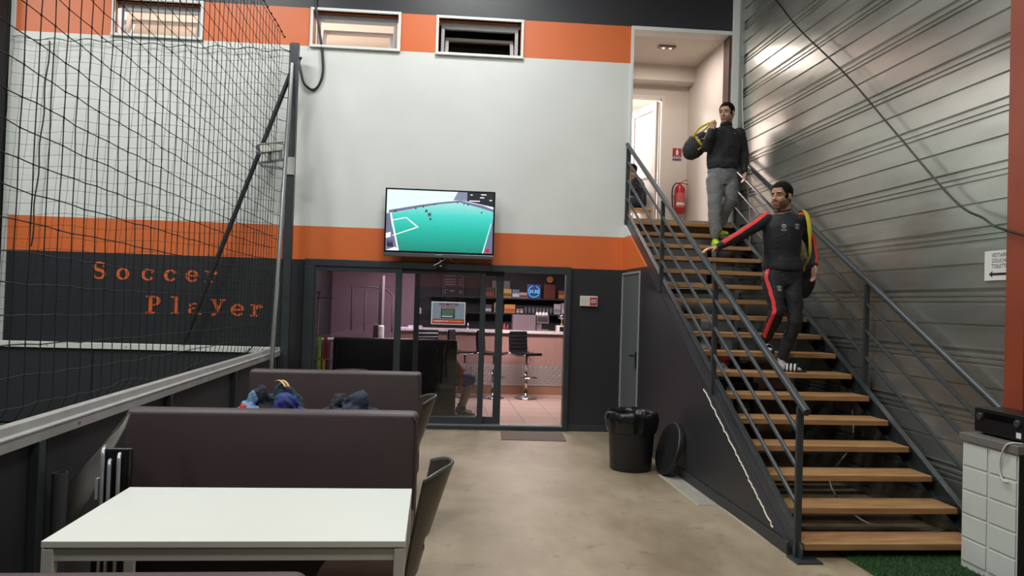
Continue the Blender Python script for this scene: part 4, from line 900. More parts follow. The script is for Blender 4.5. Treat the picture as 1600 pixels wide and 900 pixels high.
# bar stools
def stool(label, loc, rotz, group):
    t = thing('bar_stool', label, 'stool', loc, rotz, group)
    B().lathe([(.0, 0), (.20, 0), (.205, .008), (.15, .028), (.06, .05), (.038, .075), (.032, .10)], n=32).build('base', CHROME, t, smooth=True)
    b = B(); b.lathe([(.026, .09), (.026, .46)], n=16); b.lathe([(.018, .46), (.018, .745)], n=16); b.build('column', CHROME, t, smooth=True)
    b = B(); b.lathe([(.034, .10), (.034, .125)], n=16); b.build('rubber_collar', BPLAS, t)
    b = B(); b.tube([(.026*math.cos(a), .026*math.sin(a)*0-.0, .37) if False else (.16*math.cos(a), -.05-.16*math.sin(a), .37) for a in [PI*i/14 for i in range(15)]], .011, 8); b.tube([(-.16, -.05, .37), (-.02, 0, .38)], .010, 8); b.tube([(.16, -.05, .37), (.02, 0, .38)], .010, 8); b.build('footrest', CHROME, t, smooth=True)
    b = B(); b.tube([(.03, 0, .735), (.10, .03, .70), (.13, .05, .655)], .006, 6); b.build('lift_lever', BPLAS, t)
    # padded seat and ribbed back from one bent profile
    def prof_pt(s):
        if s < .45: return (-.20+.40*s/.45, .775-.015*math.sin(PI*s/.45))
        if s < .60:
            a = (s-.45)/.15*PI/2; return (.20+.05*math.sin(a), .775+.05*(1-math.cos(a)))
        return (.25+.03*(s-.6)/.4, .825+.345*(s-.6)/.4)
    b = B(); n = 40; w = .19; ring = []
    for i in range(n+1):
        s = i/n; y, z = prof_pt(s); y2, z2 = prof_pt(min(1, s+.01)); y1, z1 = prof_pt(max(0, s-.01)); ty, tz = y2-y1, z2-z1; l = math.hypot(ty, tz); ny, nz = -tz/l, ty/l
        h = .028+.010*abs(math.sin(s*PI*13))
        for x in (-w, w):
            b.v.append((x, y+ny*h, z+nz*h)); b.v.append((x, y-ny*.014, z-nz*.014))
    for i in range(n):
        a = 4*i; b.f += [(a, a+2, a+6, a+4), (a+1, a+5, a+7, a+3), (a, a+4, a+5, a+1), (a+2, a+3, a+7, a+6)]
    b.f += [(0, 1, 3, 2), (4*n, 4*n+2, 4*n+3, 4*n+1)]
    b.build('padded_seat', BLKLEATH, t, smooth=False, bevel=.004)
    for x in (-w-.004, w+.004):
        b = B(); b.tube([(x, prof_pt(i/24)[0], prof_pt(i/24)[1]) for i in range(25)], .009, 6); b.build('chrome_edge', CHROME, t, smooth=True)
    return t
GS = 'bar stools along the counter'
s0 = stool('black ribbed bar stool standing in the open doorway gap at the bar', (1.63, 13.42, 0), math.radians(32), GS)
dup(s0, (1.05, 13.42, 0), math.radians(68), 'black bar stool behind the overlapping sliding door frames', GS)
dup(s0, (0.55, 13.50, 0), math.radians(72), 'black bar stool seen above the knee of the seated person', GS)
dup(s0, (-0.02, 13.45, 0), math.radians(20), 'black bar stool behind the sofa below the replay poster', GS)
# sofa with its back to the hall
t = thing('black_sofa', 'black high-backed sofa standing just behind the sliding glass', 'sofa', (-0.535, 11.0, 0))
SF = mat('black_sofa_leather', '15191b', .35, bump=(40, .08))
B().box(-.865, .865, -.06, .08, 0.03, 1.12).build('backrest', SF, t, bevel=.025, seg=3, smooth=True)
B().box(-.865, .865, .08, .62, .28, .46).build('seat', SF, t, bevel=.03, seg=3, smooth=True); B().box(-.84, .84, .08, .58, .03, .28).build('base', SF, t)
# small white table and chair beyond the sofa
t = thing('side_table', 'white topped table beyond the black sofa', 'table', (-1.05, 12.6, 0))
B().box(-.75, .55, -.35, .35, .985, 1.015).build('tabletop', mat('white_bar_top', 'c9c2c4'), t, bevel=.004)
for x in (-.7, .5):
    for y in (-.3, .3): B().box(x-.02, x+.02, y-.02, y+.02, 0, .985).build('leg', CHROME, t)
t = thing('high_chair', 'dark high chair with white side edge beyond the sofa', 'chair', (-.80, 13.25, 0))
B().box(-.22, -.14, -.2, .2, .55, 1.24).build('backrest', mat('maroon_pad', '3b2830', .5), t, bevel=.02); B().box(-.14, -.06, -.21, .21, .6, 1.22).build('white_edge', PAPER, t, bevel=.02)
B().box(-.06, .3, -.2, .2, .62, .70).build('seat', BLKLEATH, t, bevel=.02)
for x in (-.15, .25):
    for y in (-.16, .16): B().tube([(x, y, .62), (x*1.1, y*1.15, 0)], .014, 8).build('leg', CHROME, t)
t = thing('interior_post', 'slim dark and white post against the mauve wall', 'post', (-.98, 14.3, 0))
B().box(-.05, .01, -.03, .03, 0, 2.05).build('dark_face', mat('post_dark', '2b262c', .5), t); B().box(.01, .05, -.03, .03, 0, 2.10).build('white_face', mat('post_pale', '8f8187', .5), t)
# added tube outline imitating a reflection in the sliding glass
t = thing('reflection_outline', 'pale rounded outline imitating a glass reflection before the mauve bar wall', 'frame', (-1.15, 15.19, 1.05))
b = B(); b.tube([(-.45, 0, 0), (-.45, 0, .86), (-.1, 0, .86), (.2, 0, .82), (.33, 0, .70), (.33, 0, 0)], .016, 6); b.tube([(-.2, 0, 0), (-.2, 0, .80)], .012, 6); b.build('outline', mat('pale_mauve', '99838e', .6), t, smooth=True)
# bib rack
RK = mat('bright_tube', 'b9bbc2', .25, .6)
t = thing('bib_rack', 'chrome rack hung with coloured sports bibs behind the glass', 'rack', (-1.57, 11.0, 0))
b = B(); b.tube([(-.06, 0, 0), (-.06, 0, 1.68), (-.045, 0, 1.725), (-.02, 0, 1.74), (-.10, 0, 1.74)], .013, 8); b.build('upright', RK, t, smooth=True)
for z in (1.66, 1.13, .80): B().tube([(-.16, 0, z), (.15, -.02, z+.005)], .009, 8).build('rail', RK, t)
B().box(-.2, .3, -.2, .2, 0, .025).build('foot', STEEL, t)
cols = {'yellow': 'e2ba30', 'green': '35c244', 'red': 'b82838', 'lime': 'b2d64a', 'blue': '3f66ac'}
def bib(c, x, z, w, h, place):
    b = B(); n = 6; nz = 5
    for k in range(2):
        for i in range(n+1):
            for j in range(nz+1):
                b.v.append((x-w/2+w*i/n, -.012+.010*math.sin(i*2.1+j*.4)+k*.02, z-h*j/nz))
    q = (n+1)*(nz+1)
    for i in range(n):
        for j in range(nz):
            a = i*(nz+1)+j; b.f += [(a, a+1, a+nz+2, a+nz+1), (q+a, q+a+nz+1, q+a+nz+2, q+a+1)]
    for i in range(n): b.f.append((i*(nz+1), (i+1)*(nz+1), q+(i+1)*(nz+1), q+i*(nz+1)))
    o = b.build('sports_bib', mat('bib_'+c, cols[c], .8, bump=(30, .2)), None, loc=(-1.57, 10.985, 0), smooth=True)
    return tag(o, '%s sports bib hanging from the %s rail of the chrome rack' % (c, place), 'bib', 'bibs on the chrome rack')
for c, x, z, w, h in (('yellow', -.13, 1.655, .07, .46),): bib(c, x, z, w, h, 'top')
for c, x, w in (('yellow', -.145, .04), ('green', -.100, .04), ('lime', -.02, .045), ('red', .06, .05)): bib(c, x, 1.125, w, .305, 'middle')
for c, x, w in (('green', -.14, .04), ('blue', -.098, .035), ('lime', -.02, .045), ('yellow', .045, .04)): bib(c, x, .795, w, .32, 'lowest')
o = B().lathe([(.17, 0), (.22, .30), (.225, .32), (.205, .31), (.16, .02)], n=28, closed=False).build('metal_tub', ALU, loc=(-1.10, 10.62, .40), smooth=True); 
o.location = (-1.10, 10.62, .38); tag(o, 'pale metal tub on a stand in front of the bib rack', 'tub')
tag(B().box(-.14, .14, -.14, .14, 0, .38).build('tub_stand', BPLAS, loc=(-1.10, 10.62, 0), bevel=.01), 'low black block carrying the metal tub', 'stand')
# shelves behind the bar
SHELF = mat('dark_shelf', '1f1d22', .5)
sh1 = tag(B().box(-.10, 2.62, 15.10, 15.448, 1.745, 1.775).build('wall_shelf', SHELF), 'upper dark shelf behind the bar, carrying the blue clock', 'shelf')
sh2 = tag(B().box(-.10, 2.62, 15.10, 15.45, 1.445, 1.475).build('wall_shelf', SHELF), 'lower dark shelf behind the bar, carrying the glasses', 'shelf')
tag(B().box(-.10, 2.62, 14.95, 15.44, 0, 1.10).build('back_counter', SHELF, bevel=.005), 'dark back counter below the bar shelves', 'counter')
def item(name, label, cat, parts, loc, group=None):
    t = thing(name, label, cat, loc, 0, group)
    for nm, b, m, sm in parts: b.build(nm, m, t, smooth=sm, bevel=0 if sm else .003)
    return t
# clock
t = thing('led_clock', 'square digital clock with glowing blue ring showing 21:32', 'clock', (1.95, 15.18, 1.775))
B().box(-.135, .135, 0, .04, 0, .275).build('casing', mat('clock_lilac', '6a6aa8', .4), t, bevel=.004)
B().box(-.125, .125, -.001, 0, .01, .265).build('face', emat('clock_face', '4a55b4', .55), t)
def arc_ring(r, w, a0, a1, n=40): 
    b = B(); b.add([((r+s)*math.cos(a0+(a1-a0)*i/n), -.003, .137+(r+s)*math.sin(a0+(a1-a0)*i/n)) for i in range(n+1) for s in (0, w)], [(2*i, 2*i+1, 2*i+3, 2*i+2) for i in range(n)]); return b
arc_ring(.105, .014, math.radians(100), math.radians(430)).build('ring', emat('clock_blue', '49b8ff', 1.6), t)
b = B(); text_polys('21:32', .085, lambda x, y: (x, -.004, .108+y), b, align='CENTER', shear=.12, bold=.001); b.build('digits', emat('clock_digits', '7fe0ff', 1.8), t)
def box_item(name, label, x, z, w, h, d, col, col2=None, cat='box', y=15.14, group=None, txt=None):
    t = thing(name, label, cat, (x, y, z), 0, group)
    B().box(-w/2, w/2, 0, d, 0, h).build('carton', mat('carton_'+col, col, .5, var=(25, .2)), t, bevel=.002)
    if col2: B().box(-w/2+.005, w/2-.005, -.001, 0, h*.12, h*.5).build('print', mat('carton_'+col2, col2, .5, var=(40, .3)), t)
    return t
GB = 'snack boxes on the bar shelves'
box_item('display_case', 'clear grey display case behind the snack boxes', 1.30, 1.775, .36, .33, .15, '6a6570', None, 'case', 15.28)
box_item('snack_box', 'dark brown snack box with red print on the upper shelf', 1.06, 1.775, .20, .19, .12, '3b2422', '8c2b20', group=GB)
box_item('snack_box', 'narrow yellow snack box beside the dark brown one', 1.215, 1.775, .07, .20, .12, 'b98a3a', 'd0a24a', group=GB)
box_item('snack_box', 'wide yellow snack box with black print on the upper shelf', 1.42, 1.775, .16, .17, .12, 'c29a3c', '6b4a1c', group=GB)
box_item('snack_box', 'blue and white snack box on the upper shelf', 1.585, 1.775, .14, .165, .12, '5f7c9e', 'c9ced2', group=GB)
box_item('snack_box', 'small white and red snack box next to the blue clock', 1.735, 1.775, .15, .11, .12, 'c4a4a0', '6e3236', group=GB)
box_item('snack_box', 'orange gift box at the wall end of the upper shelf', 2.515, 1.775, .14, .17, .12, '8a5a36', 'c08a50', group=GB)
box_item('snack_box', 'dark grey snack box on the lower shelf', 1.02, 1.475, .18, .15, .12, '4a4048', 'b8b4c4', group=GB)
box_item('snack_box', 'pale yellow packet on the lower shelf', 1.20, 1.475, .07, .19, .10, 'b9a070', '8a7a50', group=GB)
box_item('snack_box', 'small red packet on the lower shelf', 1.275, 1.475, .05, .12, .10, 'a0343c', 'd0c0c0', group=GB)
box_item('snack_box', 'wide orange and yellow snack box on the lower shelf', 1.475, 1.475, .21, .165, .12, 'c99048', 'b0522c', group=GB)
box_item('snack_box', 'small grey carton beside the wide orange box', 1.635, 1.475, .06, .085, .08, '8d8a90', 'b8b4b8', group=GB)
box_item('snack_box', 'small pinkish carton beside the glasses', 1.71, 1.475, .06, .085, .08, 'a08c90', 'c0b4b8', group=GB)
box_item('white_carton', 'white carton with grey print at the wall end of the lower shelf', 2.43, 1.475, .13, .20, .10, 'c2c0c8', '8f8d96', group=GB)
box_item('snack_box', 'mauve packet on top of the lower shelf corner', 2.54, 1.475, .06, .22, .08, 'b9a8c0', 'd8d0d8', group=GB)
# red lattice decoration with a disc on top
t = thing('lattice_ornament', 'red lattice board with round orange disc on the bar shelf', 'ornament', (2.27, 15.2, 1.775))
b = B()
for i in range(10): b.box(-.11+i*.0235, -.11+i*.0235+.006, 0, .012, .005, .285)
for j in range(12): b.box(-.113, .11, .002, .014, .008+j*.0245, .014+j*.0245)
b.build('lattice', mat('lattice_red', 'a2553f', .5), t); B().box(-.113, .113, .014, .03, 0, .29).build('backing', mat('lattice_back', '3c1c1e', .6), t)
b = B(); b.add(*(lambda q: (q.v, q.f))(rot_lathe([(0, 0), (.065, 0), (.065, .012), (0, .012)], (0, .02, .385), Matrix.Rotation(PI/2, 3, 'X'), 28))); b.build('disc', mat('disc_orange', 'b5713f', .5, var=(30, .25)), t); B().box(-.005, .005, .005, .02, .29, .33).build('stem', BPLAS, t)
# glasses
GG = 'glasses on the lower bar shelf'
g0 = None
for k, x in enumerate((1.80, 1.88, 1.955, 2.03, 2.10, 2.17, 2.24, 2.31)):
    if g0 is None:
        g0 = B().lathe([(.024, 0), (.026, .004), (.030, .12), (.028, .12), (.022, .008)], n=16, closed=False).build('drinking_glass', mat('glassware', '7a7a86', .1, .3), loc=(x, 15.2, 1.475), smooth=True); tag(g0, 'drinking glass standing in a row on the lower bar shelf', 'glass', GG)
    else:
        o = g0.copy(); C.objects.link(o); o.location = (x, 15.2+.02*(k % 2), 1.475)
# coffee machine with cups on top
t = thing('coffee_machine', 'steel espresso machine on the bar beside the grey box', 'machine', (2.02, 14.25, 1.165))
b = B(); b.box(-.12, .11, .0, .30, .14, .29); b.box(-.12, -.02, .03, .30, 0, .14); b.box(-.12, .11, 0, .3, 0, .025); b.build('body', mat('machine_steel', '8d8488', .3, .6), t, bevel=.005)
B().box(-.10, .09, -.004, 0, .17, .26).build('front_panel', mat('machine_dark', '3a353a', .4), t); B().lathe([(.012, 0), (.012, .006)], n=12).build('red_button', RED, t, loc=(.07, -.008, .215))
b = B(); b.tube([(.02, .04, .14), (.02, .04, .09)], .012, 8); b.tube([(.02, .03, .10), (.02, -.06, .095)], .008, 6); b.build('spout', CHROME, t)
c0 = None
for k, x in enumerate((1.925, 1.985, 2.045, 2.10)):
    if c0 is None:
        c0 = B().lathe([(.030, 0), (.034, .01), (.020, .055), (.016, .06)], n=16).build('coffee_cup', PAPER, loc=(x, 14.38, 1.455), smooth=True); tag(c0, 'white coffee cup upside down on the espresso machine', 'cup', 'cups on the espresso machine')
    else:
        o = c0.copy(); C.objects.link(o); o.location = (x, 14.38, 1.455)
tag(B().box(-.215, .215, 0, .25, 0, .29).build('bar_box', mat('grey_mauve_box', '6d6068', .45), loc=(1.665, 14.22, 1.165), bevel=.004), 'grey box standing on the bar behind the ribbed stool', 'box')
# trophy on white stand
t = thing('display_stand', 'white bridge-shaped stand on the bar end', 'stand', (2.40, 14.2, 1.165))
b = B(); b.box(-.12, .2, 0, .2, .085, .11); b.box(-.12, -.07, 0, .2, 0, .085); b.box(.15, .2, 0, .2, 0, .085); b.build('bridge', PAPER, t, bevel=.003)
t = thing('trophy', 'small silver and gold trophy cup on the white stand', 'trophy', (2.38, 14.28, 1.275))
B().lathe([(.035, 0), (.035, .03), (.012, .035), (.010, .09), (.03, .11)], n=18).build('foot', mat('trophy_gold', '9a8a5c', .3, .7), t, smooth=True); B().lathe([(.012, .10), (.045, .15), (.05, .21), (.046, .21), (.03, .15)], n=18).build('cup', CHROME, t, smooth=True)
for s in (-1, 1): B().tube([(s*.045, 0, .20), (s*.075, 0, .19), (s*.065, 0, .14), (s*.03, 0, .125)], .005, 6).build('handle', CHROME, t)
# bottles and small things on the counter
for x, c, h, nm in ((1.30, 'a83a3a', .12, 'red'), (1.36, '7a3034', .10, 'dark red'), (1.24, '55585c', .09, 'grey')):
    o = B().lathe([(.018, 0), (.02, .005), (.02, h*.6), (.009, h*.8), (.009, h)], n=14).build('sauce_bottle', mat('bottle_'+c, c, .3), loc=(x, 14.3, 1.165), smooth=True); tag(o, 'small %s bottle on the bar near the sliding door' % nm, 'bottle', 'small bottles on the bar')
for x, nm in ((.62, 'single'), (.86, 'second')):
    t = thing('beer_tap', 'chrome beer tap on the bar, %s' % ('beside the replay poster' if nm == 'single' else 'between the sliding door frames'), 'tap', (x, 14.3, 1.165)); B().lathe([(.03, 0), (.03, .01), (.012, .02), (.012, .12)], n=14).build('column', CHROME, t, smooth=True); B().tube([(0, 0, .11), (0, -.05, .10), (0, -.06, .07)], .007, 6).build('spout', CHROME, t)
box_item('cash_drawer', 'white flat device on the bar under the mauve wall', -.35, 1.165, .26, .04, .2, 'b9b4b8', None, 'device', 14.15)
# menu board
t = thing('menu_board', 'tall black menu board with chalk price lists behind the bar', 'menu', (.35, 15.40, 1.55))
B().box(-.22, .22, 0, .03, 0, .70).build('panel', mat('menu_black', '2c2b30', .6), t); b = B()
for z in (.62, .55, .50, .45, .21, .16, .11, .06): b.box(-.17, .05, -.002, 0, z, z+.008); b.box(.12, .17, -.002, 0, z, z+.008)
b.box(-.205, -.202, -.002, 0, .05, .40); b.box(.202, .205, -.002, 0, .05, .66); b.tube([(-.13+.04*math.cos(a), -.003, .31+.04*math.sin(a)) for a in [PI*.2+i*PI*1.3/12 for i in range(13)]], .004, 4); b.box(-.06, .03, -.002, 0, .32, .335)
b.build('chalk_lines', mat('chalk', 'b9b5b4', .8), t); rot = B(); rot.add(*(lambda q: (q.v, q.f))(rot_lathe([(0, 0), (.035, 0), (.035, .004), (0, .004)], (.15, 0, .31), Matrix.Rotation(PI/2, 3, 'X'), 16))); rot.build('round_mark', mat('menu_mark', '8a5a48', .6), t)
t = thing('wall_phone', 'small black handset and white switch on the mauve wall edge', 'phone', (-.32, 15.44, 1.40)); B().box(-.02, .03, -.03, 0, .22, .36).build('handset', BPLAS, t, bevel=.005); B().box(-.05, .05, -.02, 0, 0, .12).build('switch_plate', PAPER, t, bevel=.004)

# ================================================================= STORED UNDER THE STAIRS
t = sempty('window_4', (0, 9.94, 0))
b = B(); b.box(2.62, 3.72, 0, .05, 1.93, 2.02); b.box(3.66, 3.72, 0, .05, 2.02, 2.62); b.box(2.62, 2.68, 0, .05, 2.02, 2.62); b.box(2.62, 3.72, 0, .05, 2.62, 2.68); b.build('window_frame', WHITE, t, bevel=.004)
B().box(2.68, 3.66, .02, .03, 2.02, 2.62).build('pane', mat('grey_translucent_panel', '8f8f92', .4), t); B().box(3.60, 3.64, -.02, .02, 1.96, 2.45).build('latch_bar', BPLAS, t)
t = thing('storage_cabinet', 'grey storage cabinet under the stairs carrying a trainer', 'cabinet', (2.95, 8.75, 0))
B().box(-.40, .38, 0, .75, 0, 1.36).build('body', mat('storage_grey', '5b5a58', .6, var=(3, .1)), t, bevel=.006); B().box(-.38, -.02, -.015, 0, .05, 1.32).build('door', mat('storage_grey2', '676663', .6), t, bevel=.004); B().box(.0, .36, -.015, 0, .05, 1.32).build('door', mat('storage_grey2', '676663'), t, bevel=.004)
t = thing('trainer', 'navy and white striped trainer stored under the stairs', 'shoe', (2.83, 8.84, 1.36))
b = B(); b.prism([(-.075, 0), (.075, 0), (.075, .10), (.05, .17), (-.05, .17), (-.075, .10)], lambda a, c, d: (a, d, c), -.04, .20); b.build('upper', cloth('navy_cloth', '2b3145'), t, bevel=.02)
for k in range(3): B().box(-.078, .078, -.046, -.03, .022+k*.035, .040+k*.035).build('white_stripe', PAPER, t)
B().box(-.08, .08, -.05, .21, -.0, .02).build('sole', PAPER, t, bevel=.005)
garment('stored_jeans', 'dark blue jeans rolled up under the stairs above the striped trainer', (2.83, 9.22, 1.36), (.10, .13, .42), cloth('denim', '1f2a48'), 12.5)['group'] = 'clothes under the stairs'
t = thing('wooden_crate', 'weathered wooden crate under the middle treads', 'crate', (3.55, 7.75, 0))
for k in range(4): B().box(-.22, .22, 0, .02, .05+k*.27, .29+k*.27).build('plank', mat('weathered_wood', '6a5440', .7, var=(3, .2, (1, 1, 10))), t, bevel=.003); B().box(-.22, .22, .48, .50, .05+k*.27, .29+k*.27).build('plank', mat('weathered_wood', '6a5440'), t, bevel=.003)
for x in (-.22, .20):
    for y in (.02, .46): B().box(x, x+.03, y, y+.03, 0, 1.14).build('corner_post', mat('weathered_wood', '6a5440'), t)
B().box(-.22, .22, 0, .5, 1.10, 1.13).build('lid', mat('weathered_wood', '6a5440'), t)
t = thing('low_shelf', 'dark low shelf under the stairs piled with bags', 'shelf', (2.92, 7.45, 0))
B().box(-.36, .34, 0, .9, .90, .94).build('board', SHELF, t); 
for x in (-.34, .30):
    for y in (.02, .84): B().box(x, x+.04, y, y+.04, 0, .90).build('leg', SHELF, t)
def bag(name, label, loc, size, m, seed):
    o = garment(name, label, loc, size, m, seed); o['category'] = 'bag'; o['group'] = 'bags under the stairs'; return o
bag('carrier_bag', 'white plastic carrier bag with red print under the stairs', (2.83, 7.75, .94), (.20, .18, .36), mat('white_red_plastic', 'b7b1ae', .4, bump=(15, .5), var=(6, .1)), 3.3)
bag('red_bag', 'red fabric bag stored behind the white carrier bag', (3.02, 8.12, .94), (.18, .15, .44), cloth('dark_red_cloth', '8c2a2c'), 7.7)
bag('black_holdall', 'black holdall beside the white carrier bag under the stairs', (3.13, 7.72, .94), (.12, .16, .26), cloth('black_cloth', '1c1f28'), 1.9)
t = thing('display_board', 'plain white board standing upright under the stairs', 'board', (3.08, 8.58, 0)); B().box(-.03, .07, 0, .05, 0, 1.62).build('board', WHITE, t, bevel=.004); B().box(-.035, -.03, 0, .05, 0, 1.62).build('edging', ALU, t)
tag(B().box(2.62, 3.80, 6.9, 6.94, .35, .40).build('steel_angle', STEEL), 'long dark steel bar lying across under the lower treads', 'bar')
# ================================================================= PEOPLE
def shell(src, pred, off, name, m, parent, thick=0.0, jit=0.0):
    """a layer lifted off part of a surface (hair, beard, print)"""
    keep = [p for p in src.polygons if pred(p.center)]
    ids = {}; b = B()
    for p in keep:
        f = []
        for i in p.vertices:
            if i not in ids:
                v = src.vertices[i]; ids[i] = len(b.v); k = off*(1+jit*noise.noise(v.co*60)); b.v.append(tuple(v.co+v.normal*k))
            f.append(ids[i])
        b.f.append(tuple(f))
    if not b.v: return None
    o = b.build(name, m, parent, smooth=True, keepn=True)
    if thick:
        md = o.modifiers.new('thickness', 'SOLIDIFY'); md.thickness = thick; md.offset = -1
    return o
def lerp(a, c, t): return V(a)*(1-t)+V(c)*t
def limb(b, pts, rad, n=14):
    """rounded chain through joints with tapering radii"""
    P, R = [V(p) for p in pts], list(rad)
    d0 = (P[0]-P[1]).normalized(); d1 = (P[-1]-P[-2]).normalized(); g = lambda r, k: (r[0]*k, r[1]*k) if isinstance(r, tuple) else r*k; a = lambda r: max(r) if isinstance(r, tuple) else r
    PP = [P[0]+d0*a(R[0])*.9, P[0]+d0*a(R[0])*.55]; RR = [g(R[0], .35), g(R[0], .80)]
    PP += P; RR += R; PP += [P[-1]+d1*a(R[-1])*.55, P[-1]+d1*a(R[-1])*.9]; RR += [g(R[-1], .80), g(R[-1], .35)]
    b.tube(PP, RR, n); return b
def frame_of(fwd, up=(0, 0, 1)):
    y = V(fwd).normalized(); x = y.cross(V(up)).normalized(); z = x.cross(y); return Matrix((x, y, z)).transposed()
def add_head(b, c, R, s):
    c = V(c); q = lambda p: c+R @ (V(p)*s); e = lambda p, r: b.sphere(q(p), tuple(k*s for k in r), 18, 12, R)
    e((0, -.012, .036), (.079, .098, .086)); e((0, .022, -.042), (.063, .067, .073)); e((0, .058, -.100), (.027, .024, .020))
    for k in (-1, 1):
        e((k*.047, .006, -.058), (.023, .043, .037)); e((k*.036, .050, -.026), (.026, .026, .026)); e((k*.081, -.010, -.014), (.010, .019, .031)); e((k*.012, .090, -.035), (.009, .010, .008)); e((k*.028, .072, .026), (.026, .014, .009))
    b.tube([q((0, .078, .020)), q((0, .094, -.008)), q((0, .106, -.028)), q((0, .088, -.040))], [.008*s, .010*s, .014*s, .008*s], 10)
    e((0, .080, -.062), (.024, .012, .007)); e((0, .079, -.074), (.021, .012, .008))
def head_details(par, skin_me, c, R, s, hair_m, beard_m, brow_m, base, hair_off=.0085, lid_m=None):
    lid_m = lid_m or SKIN
    c = V(c)-V(base); Ri = R.transposed(); loc = lambda p: (Ri @ (V(p)-c))/s
    def hair(p):
        l = loc(p); ax = abs(l.x)
        if ax > .105 or l.length > .17: return False
        if l.y > .030: return l.z > (.072 if ax < .045 else .072-1.6*(ax-.045))-.6*max(0, .055-l.y)
        if l.y > -.034:
            if ax > .0715 and -.05 < l.z < .022 and l.y > -.034: return False      # the ear
            return l.z > (-.022 if (l.y > .006 and ax > .05) else .010)
        return l.z > -.060
    shell(skin_me, hair, hair_off, 'hair', hair_m, par, hair_off*1.2, .5)
    if beard_m:
        def beard(p):
            l = loc(p)
            if l.length > .17 or l.y < -.004 or l.z < -.125: return False
            if abs(l.x) < .026 and -.084 < l.z < -.055 and l.y > .06: return False
            if l.y > .062 and abs(l.x) < .030: return l.z < -.046
            edge = -.030-.42*max(0, l.y-.012) if l.y < .06 else -.050-.3*max(0, .045-abs(l.x))*0
            return l.z < edge and (l.y > .010 or l.z > -.085) and l.z > -.118
        shell(skin_me, beard, .0016, 'beard', beard_m, par)
    q = lambda p: c+R @ (V(p)*s)
    for k in (-1, 1):
        o = B().sphere(q((k*.031, .0725, .003)), (.0115*s, .0090*s, .0052*s), 12, 8, R).build('eye', mat('eye_white', 'b8aaa2', .25), par, smooth=True)
        B().sphere(q((k*.031, .0795, .0030)), (.0056*s, .0030*s, .0050*s), 10, 6, R).build('iris', mat('eye_dark', '1c1410', .2), o, smooth=True)
        B().tube([q((k*.019, .0790, .0075)), q((k*.031, .0825, .0105)), q((k*.044, .0735, .0065))], [.0025*s, .0042*s, .0025*s], 8).build('eyelid', lid_m, par, smooth=True)
        B().tube([q((k*.013, .0875, .0235)), q((k*.030, .0880, .0275)), q((k*.050, .0740, .0215))], [.0032*s, .0042*s, .0025*s], 8).build('eyebrow', brow_m, par, smooth=True)
    B().tube([q((-.020, .082, -.067)), q((-.008, .0915, -.064)), q((0, .092, -.0655)), q((.008, .0915, -.064)), q((.020, .082, -.067))], [.003*s, .005*s, .0055*s, .005*s, .003*s], 8).build('lips', mat('lip_skin', '9a5f55', .45), par, smooth=True)
def add_hand(b, w, d, nrm, ths, curl=.35, spread=.0, s=1.0):
    w, d, nrm = V(w), V(d).normalized(), V(nrm); nrm = (nrm-d*nrm.dot(d)).normalized(); x = d.cross(nrm)
    b.tube([w-d*.02*s, w+d*.02*s, w+d*.055*s, w+d*.092*s, w+d*.10*s], [(.026*s, .020*s), (.031*s, .018*s), (.040*s, .016*s), (.039*s, .013*s), (.030*s, .008*s)], 14, side=x)
    for off, ln in ((-.029, .060), (-.010, .074), (.010, .078), (.029, .070)):
        off = off*ths; p = w+d*.090*s+x*off*s; pts = [p-d*.015*s, p]; a = 0
        dd = (d+x*off*spread*10).normalized(); ax = dd.cross(nrm)
        for f in (.42, .33, .25):
            a += curl; dv = dd*math.cos(a)+nrm*math.sin(a); p = p+dv*ln*f*s; pts.append(p)
        b.tube(pts, [.0095*s, .0092*s, .0086*s, .0078*s, .0055*s], 10)
    p = w+d*.022*s+x*ths*.026*s; t1 = (d*.62+x*ths*.72+nrm*.25).normalized(); t2 = (d*.85+x*ths*.32+nrm*.42).normalized()
    b.tube([p-t1*.01*s, p, p+t1*.040*s, p+t1*.040*s+t2*.030*s, p+t1*.040*s+t2*.050*s], [.012*s, .0145*s, .0115*s, .0095*s, .006*s], 10)
def add_shoe(b, heel, toe, w=.048, h=.085, sole=0.0):
    heel, toe = V(heel), V(toe); d = (toe-heel); L_ = d.length; d.normalize(); x = d.cross(V((0, 0, 1))).normalized(); z = x.cross(d); n = 12
    rows = []
    for t, ww, hh in ((0, .55, .55), (.04, .72, .92), (.15, .80, 1.0), (.30, .82, 1.0), (.45, .88, .80), (.62, 1.0, .60), (.80, .97, .50), (.93, .75, .42), (1.0, .40, .28)):
        row = []
        for k in range(n):
            a = 2*PI*k/n; cx, cz = math.cos(a), math.sin(a); row.append(heel+d*L_*t+x*cx*w*ww*(1 if cz < .2 else .92)+z*max(0.0, (h*hh*(.5+.5*cz) if cz > -.5 else 0))+z*sole)
        rows.append(row)
    base = len(b.v)
    for r in rows: b.v += [tuple(p) for p in r]
    for i in range(len(rows)-1):
        for k in range(n): a, c_ = base+i*n+k, base+i*n+(k+1) % n; b.f.append((a, c_, c_+n, a+n))
    b.f.append(tuple(base+k for k in reversed(range(n)))); b.f.append(tuple(base+(len(rows)-1)*n+k for k in range(n)))
def off(b, base):
    bs = V(base); b.v = [tuple(V(p)-bs) for p in b.v]; return b
SKIN = mat('skin', 'b98e78', .5, var=(14, .06))
SKIN2 = mat('skin_tan', 'ad8068', .5, var=(14, .06))
HAIR = mat('dark_hair', '17120f', .85, bump=(140, .5), spec=.15)
STUB = mat('stubble', '70503f', .8, var=(160, .22), spec=.2)
